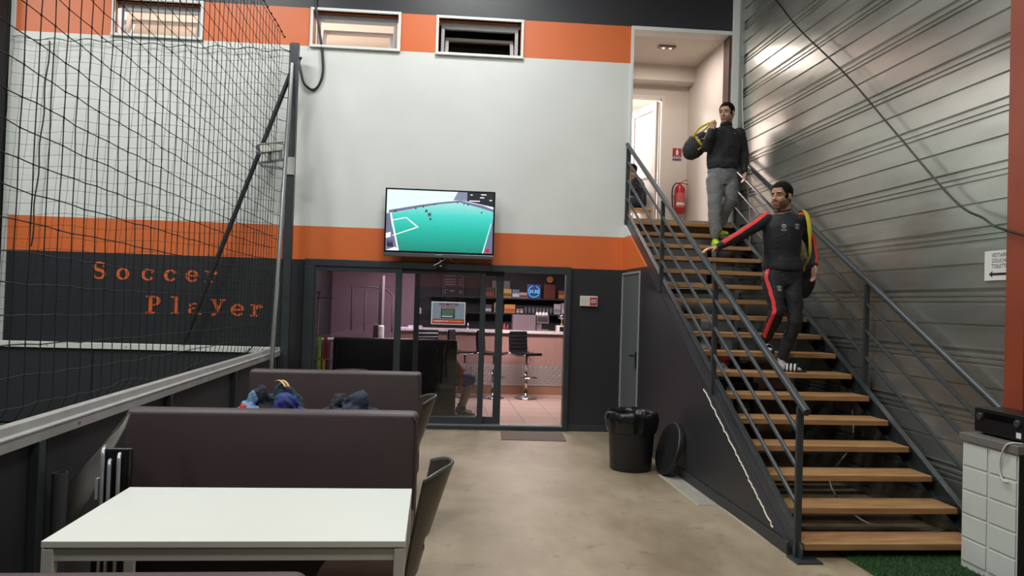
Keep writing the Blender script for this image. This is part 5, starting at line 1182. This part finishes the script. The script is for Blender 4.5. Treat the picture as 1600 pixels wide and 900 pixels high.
def figure(label, base, J, skin, name='person'):
    t = thing(name, label, 'person', base); b = B(); lat = V(J['lat']); latp = V(J.get('latp', J['lat']))
    tp = [V(p) for p in J['torso']]     # crotch, pelvis, waist, chest, shoulders, neck base
    b.tube([tp[0], lerp(tp[0], tp[1], .5), tp[1]], [(.085, .075), (.15, .105), (.162, .112)], 20, side=latp)
    b.tube([tp[0]*.4+tp[1]*.6, tp[1], tp[2], tp[3], lerp(tp[3], tp[4], .55), tp[4], lerp(tp[4], tp[5], .6)], [(.15, .10), (.160, .112), (.140, .100), (.160, .118), (.168, .112), (.135, .085), (.070, .06)], 20, side=lat)
    for S_ in 'RL':
        sh_, el, wr = J['sh'+S_], J['el'+S_], J['wr'+S_]
        limb(b, [sh_, lerp(sh_, el, .35), el, lerp(el, wr, .35), wr], [.058, .050, .040, .042, .027])
        hp, kn, an = J['hip'+S_], J['kn'+S_], J['an'+S_]
        limb(b, [hp, lerp(hp, kn, .3), kn, lerp(kn, an, .3), lerp(kn, an, .7), an], [.088, .082, .056, .058, .044, .034])
        h = J['hand'+S_]; add_hand(b, wr, *h)
        if ('foot'+S_) in J: add_shoe(b, *J['foot'+S_], w=.036, h=.060)
    hc, hd, hs = J['head']; R = frame_of(*hd); add_head(b, hc, R, hs)
    b.tube([tp[4], lerp(tp[5], tp[4], .3), tp[5], V(hc)+R @ (V((0, -.018, -.05))*hs), V(hc)+R @ (V((0, -.012, .0))*hs)], [.085, .074, .064*hs, .060*hs, .055*hs], 16)
    me = remeshed(off(b, base), J.get('voxel', .0062), 3); me.name = 'body'
    link('body', me, skin, t); return t, me, R
def garment_mesh(tubes, base, voxel=.009, smooth=5):
    b = B()
    for kind, a in tubes:
        if kind == 'limb': limb(b, *a)
        elif kind == 'ball': b.sphere(*a)
        else: b.tube(*a[:2], 20, side=a[2])
    return remeshed(off(b, base), voxel, smooth)
def surface_strip(me, base, pts, offs, r, name, m, par, out=.002):
    """print or tape laid on a garment: follow points dropped to the surface"""
    bvh = BVHTree.FromPolygons([v.co for v in me.vertices], [tuple(p.vertices) for p in me.polygons]); res = []; fine = []
    P = [V(p)-V(base) for p in pts]
    for i in range(len(P)-1):
        for k in range(6): fine.append(lerp(P[i], P[i+1], k/6))
    fine.append(P[-1])
    L_, Rr = [], []
    for i, p in enumerate(fine):
        t = (fine[min(i+1, len(fine)-1)]-fine[max(i-1, 0)]).normalized(); c, n_, _, _ = bvh.find_nearest(p); s_ = t.cross(n_).normalized()
        for lst, o_ in ((L_, offs-r), (Rr, offs+r)):
            c2, n2, _, _ = bvh.find_nearest(c+s_*o_); lst.append(c2+n2*out)
    b = B(); n = len(fine); b.v = [tuple(p) for p in L_]+[tuple(p) for p in Rr]; b.f = [(i, i+1, n+i+1, n+i) for i in range(n-1)]
    o = b.build(name, m, par, smooth=True, keepn=True); md = o.modifiers.new('thickness', 'SOLIDIFY'); md.thickness = .0015; md.offset = 0; return o
def decal(me, base, at, up, polys, name, m, par, lift=.003):
    """small crest laid on a garment: polys in metres about its centre"""
    bvh = BVHTree.FromPolygons([v.co for v in me.vertices], [tuple(p.vertices) for p in me.polygons])
    c, n_, _, _ = bvh.find_nearest(V(at)-V(base)); x = V(up).cross(n_).normalized(); y = n_.cross(x); b = B()
    for poly in polys:
        vs = []
        for px_, py_ in poly:
            c2, n2, _, _ = bvh.find_nearest(c+x*px_+y*py_); vs.append(c2+n2*lift)
        b.add(vs, [tuple(range(len(vs)))])
    return b.build(name, m, par, keepn=True)
def circ(r, n=14, cx=0, cy=0): return [(cx+r*math.cos(2*PI*k/n), cy+r*math.sin(2*PI*k/n)) for k in range(n)]
def ringp(r0, r1, n=16, cx=0, cy=0, a0=0, a1=360):
    A = [math.radians(a0+(a1-a0)*i/n) for i in range(n+1)]
    return [[(cx+r0*math.cos(A[i]), cy+r0*math.sin(A[i])), (cx+r1*math.cos(A[i]), cy+r1*math.sin(A[i])), (cx+r1*math.cos(A[i+1]), cy+r1*math.sin(A[i+1])), (cx+r0*math.cos(A[i+1]), cy+r0*math.sin(A[i+1]))] for i in range(n)]
BLKCL = mat('black_sports_cloth', '17181d', .75, bump=(30, .25))
REDCL = mat('red_tape', 'ef3d3d', .6)
YEL = mat('yellow_webbing', 'c6b428', .6)

# ---- the man in the black and red tracksuit, hand on the rail
BA = (3.27, 7.05, 1.11)
J = dict(lat=(.93, -.36, 0), latp=(.97, -.2, 0),
         torso=[(3.275, 7.03, 1.90), (3.28, 7.04, 2.02), (3.275, 7.04, 2.20), (3.272, 7.02, 2.40), (3.268, 7.01, 2.555), (3.258, 7.0, 2.635)],
         head=((3.232, 6.975, 2.765), ((-.86, -.51, -.08), (0, 0, 1)), 1.10),
         shR=(3.115, 7.045, 2.545), elR=(2.845, 7.02, 2.375), wrR=(2.615, 6.985, 2.255), handR=((-1, -.08, -.22), (-.15, 0, -1), 1, .28, .3),
         shL=(3.425, 6.965, 2.545), elL=(3.575, 7.07, 2.345), wrL=(3.578, 6.985, 2.115), handL=((-.05, -.10, -1), (-1, -.1, .1), -1, .22, .1),
         hipR=(3.185, 7.03, 1.99), knR=(3.180, 6.90, 1.665), anR=(3.185, 7.17, 1.375), footR=((3.215, 7.235, 1.295), (3.165, 7.00, 1.290)),
         hipL=(3.365, 7.03, 1.98), knL=(3.370, 6.91, 1.575), anL=(3.275, 6.985, 1.205), footL=((3.225, 7.00, 1.125), (3.425, 6.885, 1.122)))
m2, me2, R2 = figure('man in black tracksuit with red stripes resting a hand on the stair rail', BA, J, SKIN2)
head_details(m2, me2, J['head'][0], R2, 1.09, HAIR, STUB, HAIR, BA, lid_m=SKIN2)
lat = V(J['lat']); T = [V(p) for p in J['torso']]
jk = garment_mesh([('tube', ([V((3.285, 7.035, 2.06)), V((3.285, 7.035, 2.10)), T[2], T[3], lerp(T[3], T[4], .55), T[4], lerp(T[4], T[5], .75)], [(.182, .138), (.186, .142), (.172, .130), (.182, .138), (.190, .132), (.152, .104), (.074, .070)], lat)),
                   ('limb', ([J['shR'], lerp(J['shR'], J['elR'], .4), J['elR'], lerp(J['elR'], J['wrR'], .5), lerp(J['elR'], J['wrR'], .93)], [.074, .064, .053, .046, .038])),
                   ('limb', ([J['shL'], lerp(J['shL'], J['elL'], .4), J['elL'], lerp(J['elL'], J['wrL'], .5), lerp(J['elL'], J['wrL'], .95)], [.074, .064, .054, .048, .040]))], BA)
wrinkle(jk, .006, 11, 3.0); link('training_top', jk, BLKCL, m2)
tl = []
for S_ in 'RL':
    hp, kn, an = J['hip'+S_], J['kn'+S_], J['an'+S_]
    tl.append(('limb', ([hp, lerp(hp, kn, .35), lerp(hp, kn, .8), kn, lerp(kn, an, .35), lerp(kn, an, .92)], [.104, .096, .076, .072, .066, .048])))
tl.append(('tube', ([V((3.275, 7.03, 1.90)), V((3.28, 7.04, 2.00)), V((3.282, 7.04, 2.10))], [(.150, .112), (.178, .130), (.172, .126)], V(J['latp']))))
tr2 = garment_mesh(tl, BA); wrinkle(tr2, .009, 9, 5.5, (1, 1, 1.6)); link('track_trousers', tr2, BLKCL, m2)
for o_ in (-.013, 0, .013):
    surface_strip(jk, BA, [(3.155, 6.99, 2.64), (3.10, 6.99, 2.63), (3.03, 6.98, 2.57), (2.93, 6.96, 2.50), (2.845, 6.95, 2.45), (2.74, 6.93, 2.38), (2.66, 6.92, 2.32)], o_*1.1, .0058, 'sleeve_stripe', REDCL, m2)
    surface_strip(jk, BA, [(3.365, 6.93, 2.64), (3.43, 6.90, 2.63), (3.52, 6.87, 2.52), (3.58, 6.92, 2.42), (3.62, 6.96, 2.33), (3.635, 6.92, 2.24), (3.635, 6.88, 2.14)], o_, .0058, 'sleeve_stripe', REDCL, m2)
    surface_strip(tr2, BA, [(3.08, 6.97, 2.08), (3.07, 6.94, 1.98), (3.075, 6.87, 1.85), (3.09, 6.80, 1.70), (3.09, 6.86, 1.58), (3.10, 6.98, 1.48), (3.12, 7.07, 1.41)], o_*.95, .0066, 'leg_stripe', REDCL, m2)
GREYP = mat('pale_grey_print', 'a8a8a6', .6)
decal(jk, BA, (3.20, 6.80, 2.475), (0, 0, 1), [circ(.008, 5, .0, .012), circ(.006, 5, -.011, .004), circ(.006, 5, .011, .004), circ(.006, 5, -.006, -.010), circ(.006, 5, .007, -.010)]+ringp(.018, .0215)+[[(-.03, -.034), (.03, -.034), (.03, -.030), (-.03, -.030)], [(-.018, -.042), (.018, -.042), (.018, -.038), (-.018, -.038)]], 'starball_print', GREYP, m2)
crest = ringp(.013, .018, 16, 0, -.004)+[[(-.008, -.014), (-.004, -.014), (-.004, .006), (-.008, .006)]]+ringp(.006, .010, 8, -.004, -.004, -90, 90)+[[(-.030, .008), (-.016, .016), (-.016, .022), (-.030, .014)], [(.030, .008), (.016, .016), (.016, .022), (.030, .014)], [(-.016, .018), (.016, .018), (.016, .023), (-.016, .023)], [(-.028, -.016), (-.016, -.022), (-.016, -.017), (-.028, -.010)], [(.028, -.016), (.016, -.022), (.016, -.017), (.028, -.010)], [(-.014, -.028), (.014, -.028), (.012, -.023), (-.012, -.023)]]
decal(jk, BA, (3.385, 6.78, 2.475), (0, 0, 1), crest, 'club_crest', GREYP, m2)
decal(tr2, BA, (3.20, 6.86, 1.90), (0, 0, 1), crest, 'club_crest', GREYP, m2)
b = B(); b.tube([V((3.258, 7.0, 2.632))+R2 @ (V((.076*math.cos(a), .074*math.sin(a), -.012*math.sin(a)))) for a in [2*PI*k/20 for k in range(21)]], .007, 8); off(b, BA).build('collar', BLKCL, m2, smooth=True)
for S_ in 'RL':
    he, to = [V(p) for p in J['foot'+S_]]; d_ = (to-he).normalized(); x_ = d_.cross(V((0, 0, 1))).normalized()
    b = B(); add_shoe(b, he+V((0, 0, .002)), to, .042, .070); limb(b, [lerp(he, to, .25)+V((0, 0, .03)), V(J['an'+S_])+V((0, 0, .03))], [.036, .039])
    sk = remeshed(off(b, BA), .006, 2); link('sock', sk, mat('white_speckled_sock', 'b9b6ba', .8, var=(90, .3)), m2)
    b = B(); zs = 1.11 if S_ == 'L' else 1.278
    b.prism([(-.02, -.036), (.05, -.044), (.16, -.050), (.24, -.044), (.275, -.02), (.275, .02), (.24, .044), (.16, .050), (.05, .044), (-.02, .036)], lambda a, c, d: tuple(V((he.x, he.y, zs))+d_*a+x_*c+V((0, 0, d))), .001, .022)
    sl = off(b, BA).build('slide_sandal', mat('sandal_black', '17171a', .5), m2, bevel=.004)
    b = B(); mid = lerp(he, to, .62)
    def st_pt(a, s_): return mid+d_*(s_)+x_*(.051*math.cos(a))+V((0, 0, zs+.010-mid.z+.062*math.sin(a)))
    n = 12; ss = (-.055, .055); A = [PI*k/n for k in range(n+1)]
    b.add([st_pt(a, s_) for a in A for s_ in ss], [(2*i, 2*i+1, 2*i+3, 2*i+2) for i in range(n)]); o = off(b, BA).build('strap', mat('sandal_black', '17171a'), sl, smooth=True, keepn=True); md = o.modifiers.new('thickness', 'SOLIDIFY'); md.thickness = .004
    for k in range(3):
        s_ = -.036+k*.034; b = B(); b.add([V(st_pt(a, q_))*1.0+(V((0, 0, 1))*.0045*math.sin(a)+x_*.0045*math.cos(a)) for a in A for q_ in (s_-.008, s_+.008)], [(2*i, 2*i+1, 2*i+3, 2*i+2) for i in range(n)])
        o = off(b, BA).build('strap_stripe', PAPER, sl, smooth=True, keepn=True); md = o.modifiers.new('thickness', 'SOLIDIFY'); md.thickness = .002
# his bag, hanging behind his hip from a yellow strap
t = thing('sports_bag', 'black sports bag with yellow strap behind the tracksuit man', 'bag', (3.60, 7.22, 1.86))
b = B(); b.sphere((.0, .02, .15), (.115, .12, .20), 20, 14); me = remeshed(b, .012, 4); wrinkle(me, .012, 8, 4.4); link('body', me, cloth('bag_black', '1d1e21'), t)
STR = [(3.60, 7.24, 2.19), (3.53, 7.20, 2.42), (3.47, 7.12, 2.57), (3.445, 7.0, 2.640), (3.440, 6.895, 2.605), (3.442, 6.835, 2.50), (3.448, 6.825, 2.38), (3.462, 6.84, 2.27), (3.485, 6.90, 2.18), (3.515, 7.05, 2.11), (3.57, 7.16, 2.06)]
SP = curve([V(p)-V((3.60, 7.22, 1.86)) for p in STR], 3); b = B(); b.tube(SP, [((.016 if i < 12 else .021 if i < 18 else .015 if i < 23 else .009), .003) for i in range(len(SP))], 8, side=(1, 0, 0)); b.build('strap', YEL, t, smooth=True)

# ---- the man in the black jacket and grey trousers, bag over the shoulder
BA = (3.57, 9.40, 2.45)
J = dict(lat=(.99, -.10, 0), torso=[(3.585, 9.45, 3.24), (3.59, 9.46, 3.37), (3.59, 9.46, 3.54), (3.60, 9.44, 3.76), (3.61, 9.43, 3.935), (3.61, 9.42, 4.02)],
         head=((3.602, 9.385, 4.165), ((-.72, -.68, -.12), (0, 0, 1)), 1.08),
         shR=(3.445, 9.44, 3.925), elR=(3.335, 9.36, 3.70), wrR=(3.385, 9.275, 3.925), handR=((.22, .15, .95), (.1, .95, .2), 1, .85, .1),
         shL=(3.785, 9.42, 3.92), elL=(3.868, 9.46, 3.68), wrL=(3.850, 9.37, 3.425), handL=((-.10, -.08, -1), (-1, -.1, .1), -1, .28, .1),
         hipR=(3.495, 9.45, 3.33), knR=(3.465, 9.36, 2.985), anR=(3.475, 9.33, 2.565), footR=((3.475, 9.40, 2.462), (3.490, 9.135, 2.458)),
         hipL=(3.675, 9.45, 3.33), knL=(3.690, 9.40, 3.075), anL=(3.60, 9.60, 2.730), footL=((3.585, 9.66, 2.632), (3.665, 9.42, 2.628)))
m1, me1, R1 = figure('man in black jacket and grey joggers standing near the top of the stairs', BA, J, SKIN)
head_details(m1, me1, J['head'][0], R1, 1.08, HAIR, mat('faint_stubble', '94705f', .6, var=(120, .15)), HAIR, BA)
lat = V(J['lat']); T = [V(p) for p in J['torso']]
jk = garment_mesh([('tube', ([V((3.59, 9.45, 3.455)), V((3.59, 9.45, 3.47)), V((3.59, 9.45, 3.52)), T[2]+V((0, 0, .06)), T[3], lerp(T[3], T[4], .55), T[4], lerp(T[4], T[5], .8)], [(.185, .14), (.196, .150), (.208, .158), (.206, .156), (.204, .152), (.200, .140), (.160, .112), (.080, .078)], lat)),
                   ('limb', ([J['shR'], lerp(J['shR'], J['elR'], .4), J['elR'], lerp(J['elR'], J['wrR'], .5), lerp(J['elR'], J['wrR'], .9)], [.080, .072, .064, .055, .045])),
                   ('limb', ([J['shL'], lerp(J['shL'], J['elL'], .4), J['elL'], lerp(J['elL'], J['wrL'], .5), lerp(J['elL'], J['wrL'], .95)], [.080, .074, .066, .058, .046]))], BA)
wrinkle(jk, .009, 9, 1.3); link('jacket', jk, BLKCL, m1)
b = B(); b.tube([V((3.61, 9.415, 4.005)), V((3.608, 9.41, 4.055))], [(.080, .078), (.068, .068)], 20, side=(1, 0, 0), ends=False); o = off(b, BA).build('collar', BLKCL, m1, smooth=True, keepn=True); md = o.modifiers.new('thickness', 'SOLIDIFY'); md.thickness = .008
surface_strip(jk, BA, [(3.60, 9.27, 4.00), (3.598, 9.25, 3.85), (3.595, 9.25, 3.70), (3.592, 9.25, 3.50)], 0, .003, 'zip', mat('zip_dark', '2c2d31', .4, .5), m1)
decal(jk, BA, (3.70, 9.25, 3.90), (0, 0, 1), [[(-.02, 0), (.0, .012), (.02, 0), (.0, .006)]], 'small_logo', GREYP, m1)
GREYJ = mat('grey_marl_jersey', '6f6f72', .85, bump=(35, .3), var=(60, .12))
tl = []
for S_ in 'RL':
    hp, kn, an = J['hip'+S_], J['kn'+S_], J['an'+S_]
    tl.append(('limb', ([hp, lerp(hp, kn, .35), lerp(hp, kn, .8), kn, lerp(kn, an, .35), lerp(kn, an, .75), lerp(kn, an, .95)], [.112, .108, .094, .088, .084, .078, .056])))
tl.append(('tube', ([V((3.585, 9.45, 3.24)), V((3.59, 9.46, 3.36)), V((3.59, 9.46, 3.49))], [(.155, .118), (.190, .140), (.182, .135)], lat)))
tr1 = garment_mesh(tl, BA); wrinkle(tr1, .012, 8, 2.2, (1, 1, 1.4)); link('joggers', tr1, GREYJ, m1)
NEON = mat('neon_yellow_green', 'b4dd1e', .5)
for S_ in 'RL':
    he, to = [V(p) for p in J['foot'+S_]]; b = B(); add_shoe(b, he, to, .047, .088); limb(b, [lerp(he, to, .22)+V((0, 0, .05)), V(J['an'+S_])], [.038, .036])
    sh_ = link('football_boot', remeshed(off(b, BA), .006, 2), NEON, m1)
    d_ = (to-he).normalized(); x_ = d_.cross(V((0, 0, 1))).normalized(); zs = 2.4523 if S_ == 'R' else 2.620; b = B()
    b.prism([(-.008, -.030), (.10, -.038), (.19, -.046), (.255, -.034), (.278, 0), (.255, .034), (.19, .046), (.10, .038), (-.008, .030)], lambda a, c, d: tuple(V((he.x, he.y, zs))+d_*a+x_*c+V((0, 0, d))), .001, .014)
    off(b, BA).build('sole', mat('sole_green', '5f7a1c', .6), sh_, bevel=.003)
# the duffel bag on his shoulder
DB = (3.275, 9.64, 3.565)
t = thing('duffel_bag', 'dark grey duffel bag with yellow trim slung over the upper man\'s shoulder', 'bag', DB)
b = B(); limb(b, [V((.11, .0, .32)), V((.04, 0, .24)), V((-.035, 0, .16))], [.090, .140, .132], 20); me = remeshed(b, .012, 5); wrinkle(me, .014, 7, 9.1); link('body', me, cloth('bag_charcoal', '2c2c2f'), t)
surface_strip(me, (0, 0, 0), [(-.02, -.2, .40), (.0, -.2, .30), (.06, -.2, .20), (.13, -.2, .12)], 0, .020, 'yellow_trim', YEL, t, .004)
SP = curve([(-.06, -.12, .30), (-.02, -.20, .385), (.04, -.29, .425), (.10, -.365, .44), (.135, -.37, .465), (.17, -.27, .485), (.17, -.13, .48), (.13, .0, .43), (.06, .06, .36)], 4); b = B(); b.tube(SP, [(.014, .003)]*len(SP), 8, side=(.45, 0, -.9)); b.build('strap', YEL, t, smooth=True)
surface_strip(me, (0, 0, 0), [(.02, -.2, .10), (.08, -.2, .16), (.15, -.2, .19)], 0, .012, 'yellow_trim', YEL, t, .004)
surface_strip(me, (0, 0, 0), [(.10, -.25, .33), (.16, -.25, .38), (.21, -.25, .43)], 0, .009, 'white_print', GREYP, t, .004)

# ---- the person sitting in the room beyond the landing
tw = thing('wooden_stool', 'low wooden bench under the seated person upstairs', 'bench', (3.17, 12.12, 2.84))
WD = oak('pale_pine', 'a9794c', 'c79a6a')
B().box(-.22, .24, -.20, .20, .365, .405).build('seat', WD, tw, bevel=.006)
for x in (-.16, .18):
    for y in (-.15, .15): B().box(x-.03, x+.03, y-.03, y+.03, 0, .365).build('leg', WD, tw)
BA = (3.15, 12.10, 3.245)
J = dict(lat=(-.1, -.99, 0), voxel=.009, torso=[(3.17, 12.10, 3.275), (3.19, 12.10, 3.345), (3.20, 12.10, 3.46), (3.17, 12.09, 3.60), (3.13, 12.08, 3.70), (3.10, 12.07, 3.755)],
         head=((3.065, 12.05, 3.845), ((-.92, -.30, -.25), (0, 0, 1)), .96),
         shR=(3.14, 12.22, 3.68), elR=(3.00, 12.24, 3.46), wrR=(2.86, 12.15, 3.40), handR=((-1, -.2, 0), (0, 0, -1), 1, .4, 0),
         shL=(3.13, 11.93, 3.68), elL=(3.02, 11.90, 3.47), wrL=(2.965, 11.955, 3.67), handL=((-.1, .25, 1), (1, .2, 0), 1, .6, 0),
         hipR=(3.13, 12.20, 3.345), knR=(2.74, 12.20, 3.34), anR=(2.78, 12.18, 2.93), footR=((2.83, 12.18, 2.855), (2.60, 12.18, 2.855)),
         hipL=(3.13, 12.0, 3.345), knL=(2.74, 12.0, 3.34), anL=(2.78, 12.0, 2.93), footL=((2.83, 12.0, 2.855), (2.60, 12.0, 2.855)))
m3, me3, R3 = figure('seated person in dark speckled shirt, chin on hand, beyond the landing', BA, J, SKIN)
head_details(m3, me3, J['head'][0], R3, .96, HAIR, None, HAIR, BA)
T = [V(p) for p in J['torso']]
jk = garment_mesh([('tube', ([T[0]+V((0, 0, .02)), T[1], T[2], T[3], T[4], lerp(T[4], T[5], .7)], [(.17, .13), (.185, .145), (.185, .14), (.185, .135), (.155, .11), (.078, .074)], V(J['lat']))),
                   ('limb', ([J['shR'], J['elR'], lerp(J['elR'], J['wrR'], .9)], [.07, .055, .042])), ('limb', ([J['shL'], J['elL'], lerp(J['elL'], J['wrL'], .8)], [.07, .055, .042]))], BA, .011)
def speckled():
    m = mat('navy_speckled_cloth', '1d1e2a', .8); nt = m.node_tree; N = nt.nodes; L = nt.links; tc = N.new('ShaderNodeTexCoord'); v = N.new('ShaderNodeTexVoronoi'); v.inputs['Scale'].default_value = 28; L.new(tc.outputs['Object'], v.inputs['Vector'])
    cr = N.new('ShaderNodeValToRGB'); cr.color_ramp.interpolation = 'CONSTANT'; e = cr.color_ramp.elements; e[0].color = rgb('b8b4b4'); e[1].position = .16; e[1].color = rgb('1d1e2a'); L.new(v.outputs['Distance'], cr.inputs[0]); L.new(cr.outputs[0], N['Principled BSDF'].inputs['Base Color']); return m
wrinkle(jk, .008, 9, 3.3); link('speckled_shirt', jk, speckled(), m3)
tl = [('limb', ([J['hip'+s], lerp(J['hip'+s], J['kn'+s], .5), J['kn'+s], lerp(J['kn'+s], J['an'+s], .5), lerp(J['kn'+s], J['an'+s], .95)], [.098, .09, .075, .066, .052])) for s in 'RL']
tl.append(('tube', ([T[0], T[1], T[1]+V((0, 0, .05))], [(.16, .12), (.178, .135), (.17, .13)], V(J['lat']))))
link('trousers', garment_mesh(tl, BA, .011), cloth('navy_cloth', '2b3145'), m3)
for s in 'RL':
    b = B(); add_shoe(b, *J['foot'+s], .046, .085); off(b, BA).build('shoe', mat('sandal_black', '17171a'), m3, smooth=True)

# ---- the person bending to their shoe behind the sofa
BA = (.20, 11.30, .46)
J = dict(lat=(.15, -.98, 0), voxel=.009, torso=[(.10, 11.33, .505), (.08, 11.33, .58), (.10, 11.32, .70), (.17, 11.31, .80), (.235, 11.30, .86), (.255, 11.28, .895)],
         head=((.24, 11.27, .965), ((.75, -.25, -.62), (.5, 0, .85)), .95),
         shR=(.245, 11.18, .83), elR=(.40, 11.16, .67), wrR=(.385, 11.17, .46), handR=((.1, .05, -1), (.9, .2, 0), 1, .5, 0),
         shL=(.225, 11.44, .83), elL=(.38, 11.48, .65), wrL=(.46, 11.42, .46), handL=((.3, -.2, -1), (.9, -.2, 0), -1, .5, 0),
         hipR=(.16, 11.24, .55), knR=(.555, 11.22, .535), anR=(.450, 11.22, .125), footR=((.375, 11.22, .022), (.625, 11.19, .020)),
         hipL=(.16, 11.42, .55), knL=(.55, 11.46, .53), anL=(.42, 11.47, .125), footL=((.35, 11.47, .022), (.60, 11.47, .020)))
m4, me4, R4 = figure('person in red top and blue shorts bending to a shoe beside the black sofa', BA, J, SKIN)
head_details(m4, me4, J['head'][0], R4, .95, HAIR, None, HAIR, BA)
T = [V(p) for p in J['torso']]
jk = garment_mesh([('tube', ([T[0]+V((0, 0, .03)), T[1], T[2], T[3], T[4], lerp(T[4], T[5], .7)], [(.16, .12), (.175, .13), (.172, .13), (.175, .13), (.15, .105), (.075, .072)], V(J['lat']))),
                   ('limb', ([J['shR'], J['elR'], lerp(J['elR'], J['wrR'], .85)], [.07, .058, .046])), ('limb', ([J['shL'], J['elL'], lerp(J['elL'], J['wrL'], .85)], [.07, .055, .042]))], BA, .011)
wrinkle(jk, .008, 9, 6.1); link('red_top', jk, cloth('red_top_cloth', '93282a'), m4)
tl = [('limb', ([J['hip'+s], lerp(J['hip'+s], J['kn'+s], .5), lerp(J['hip'+s], J['kn'+s], .95)], [.105, .104, .098])) for s in 'RL']
tl.append(('tube', ([T[0], T[1], T[1]+V((0, 0, .05))], [(.16, .12), (.178, .135), (.17, .13)], V(J['lat']))))
link('blue_shorts', garment_mesh(tl, BA, .011), cloth('blue_shorts_cloth', '3a4372'), m4)
for s in 'RL':
    he, to = [V(p) for p in J['foot'+s]]; b = B(); add_shoe(b, he, to, .046, .095); o = off(b, BA).build('trainer', mat('grey_trainer', '5a5552', .6, var=(40, .2)), m4, smooth=True)
    b = B(); b.prism([(-.01, -.034), (.10, -.040), (.19, -.048), (.26, -.036), (.28, 0), (.26, .036), (.19, .048), (.10, .040), (-.01, .034)], lambda a, c, d: (he.x+a, he.y+c-.1*a, d), .001, .026); off(b, BA).build('sole', PAPER, o, bevel=.003)
    b = B(); b.tube([V(J['an'+s])+V((0, 0, -.03)), V(J['an'+s])+V((0, 0, .03))], [.044, .042], 14); off(b, BA).build('sock', mat('black_sock', '1c1c20', .8), m4)
bpy.data.scenes.remove(TS)
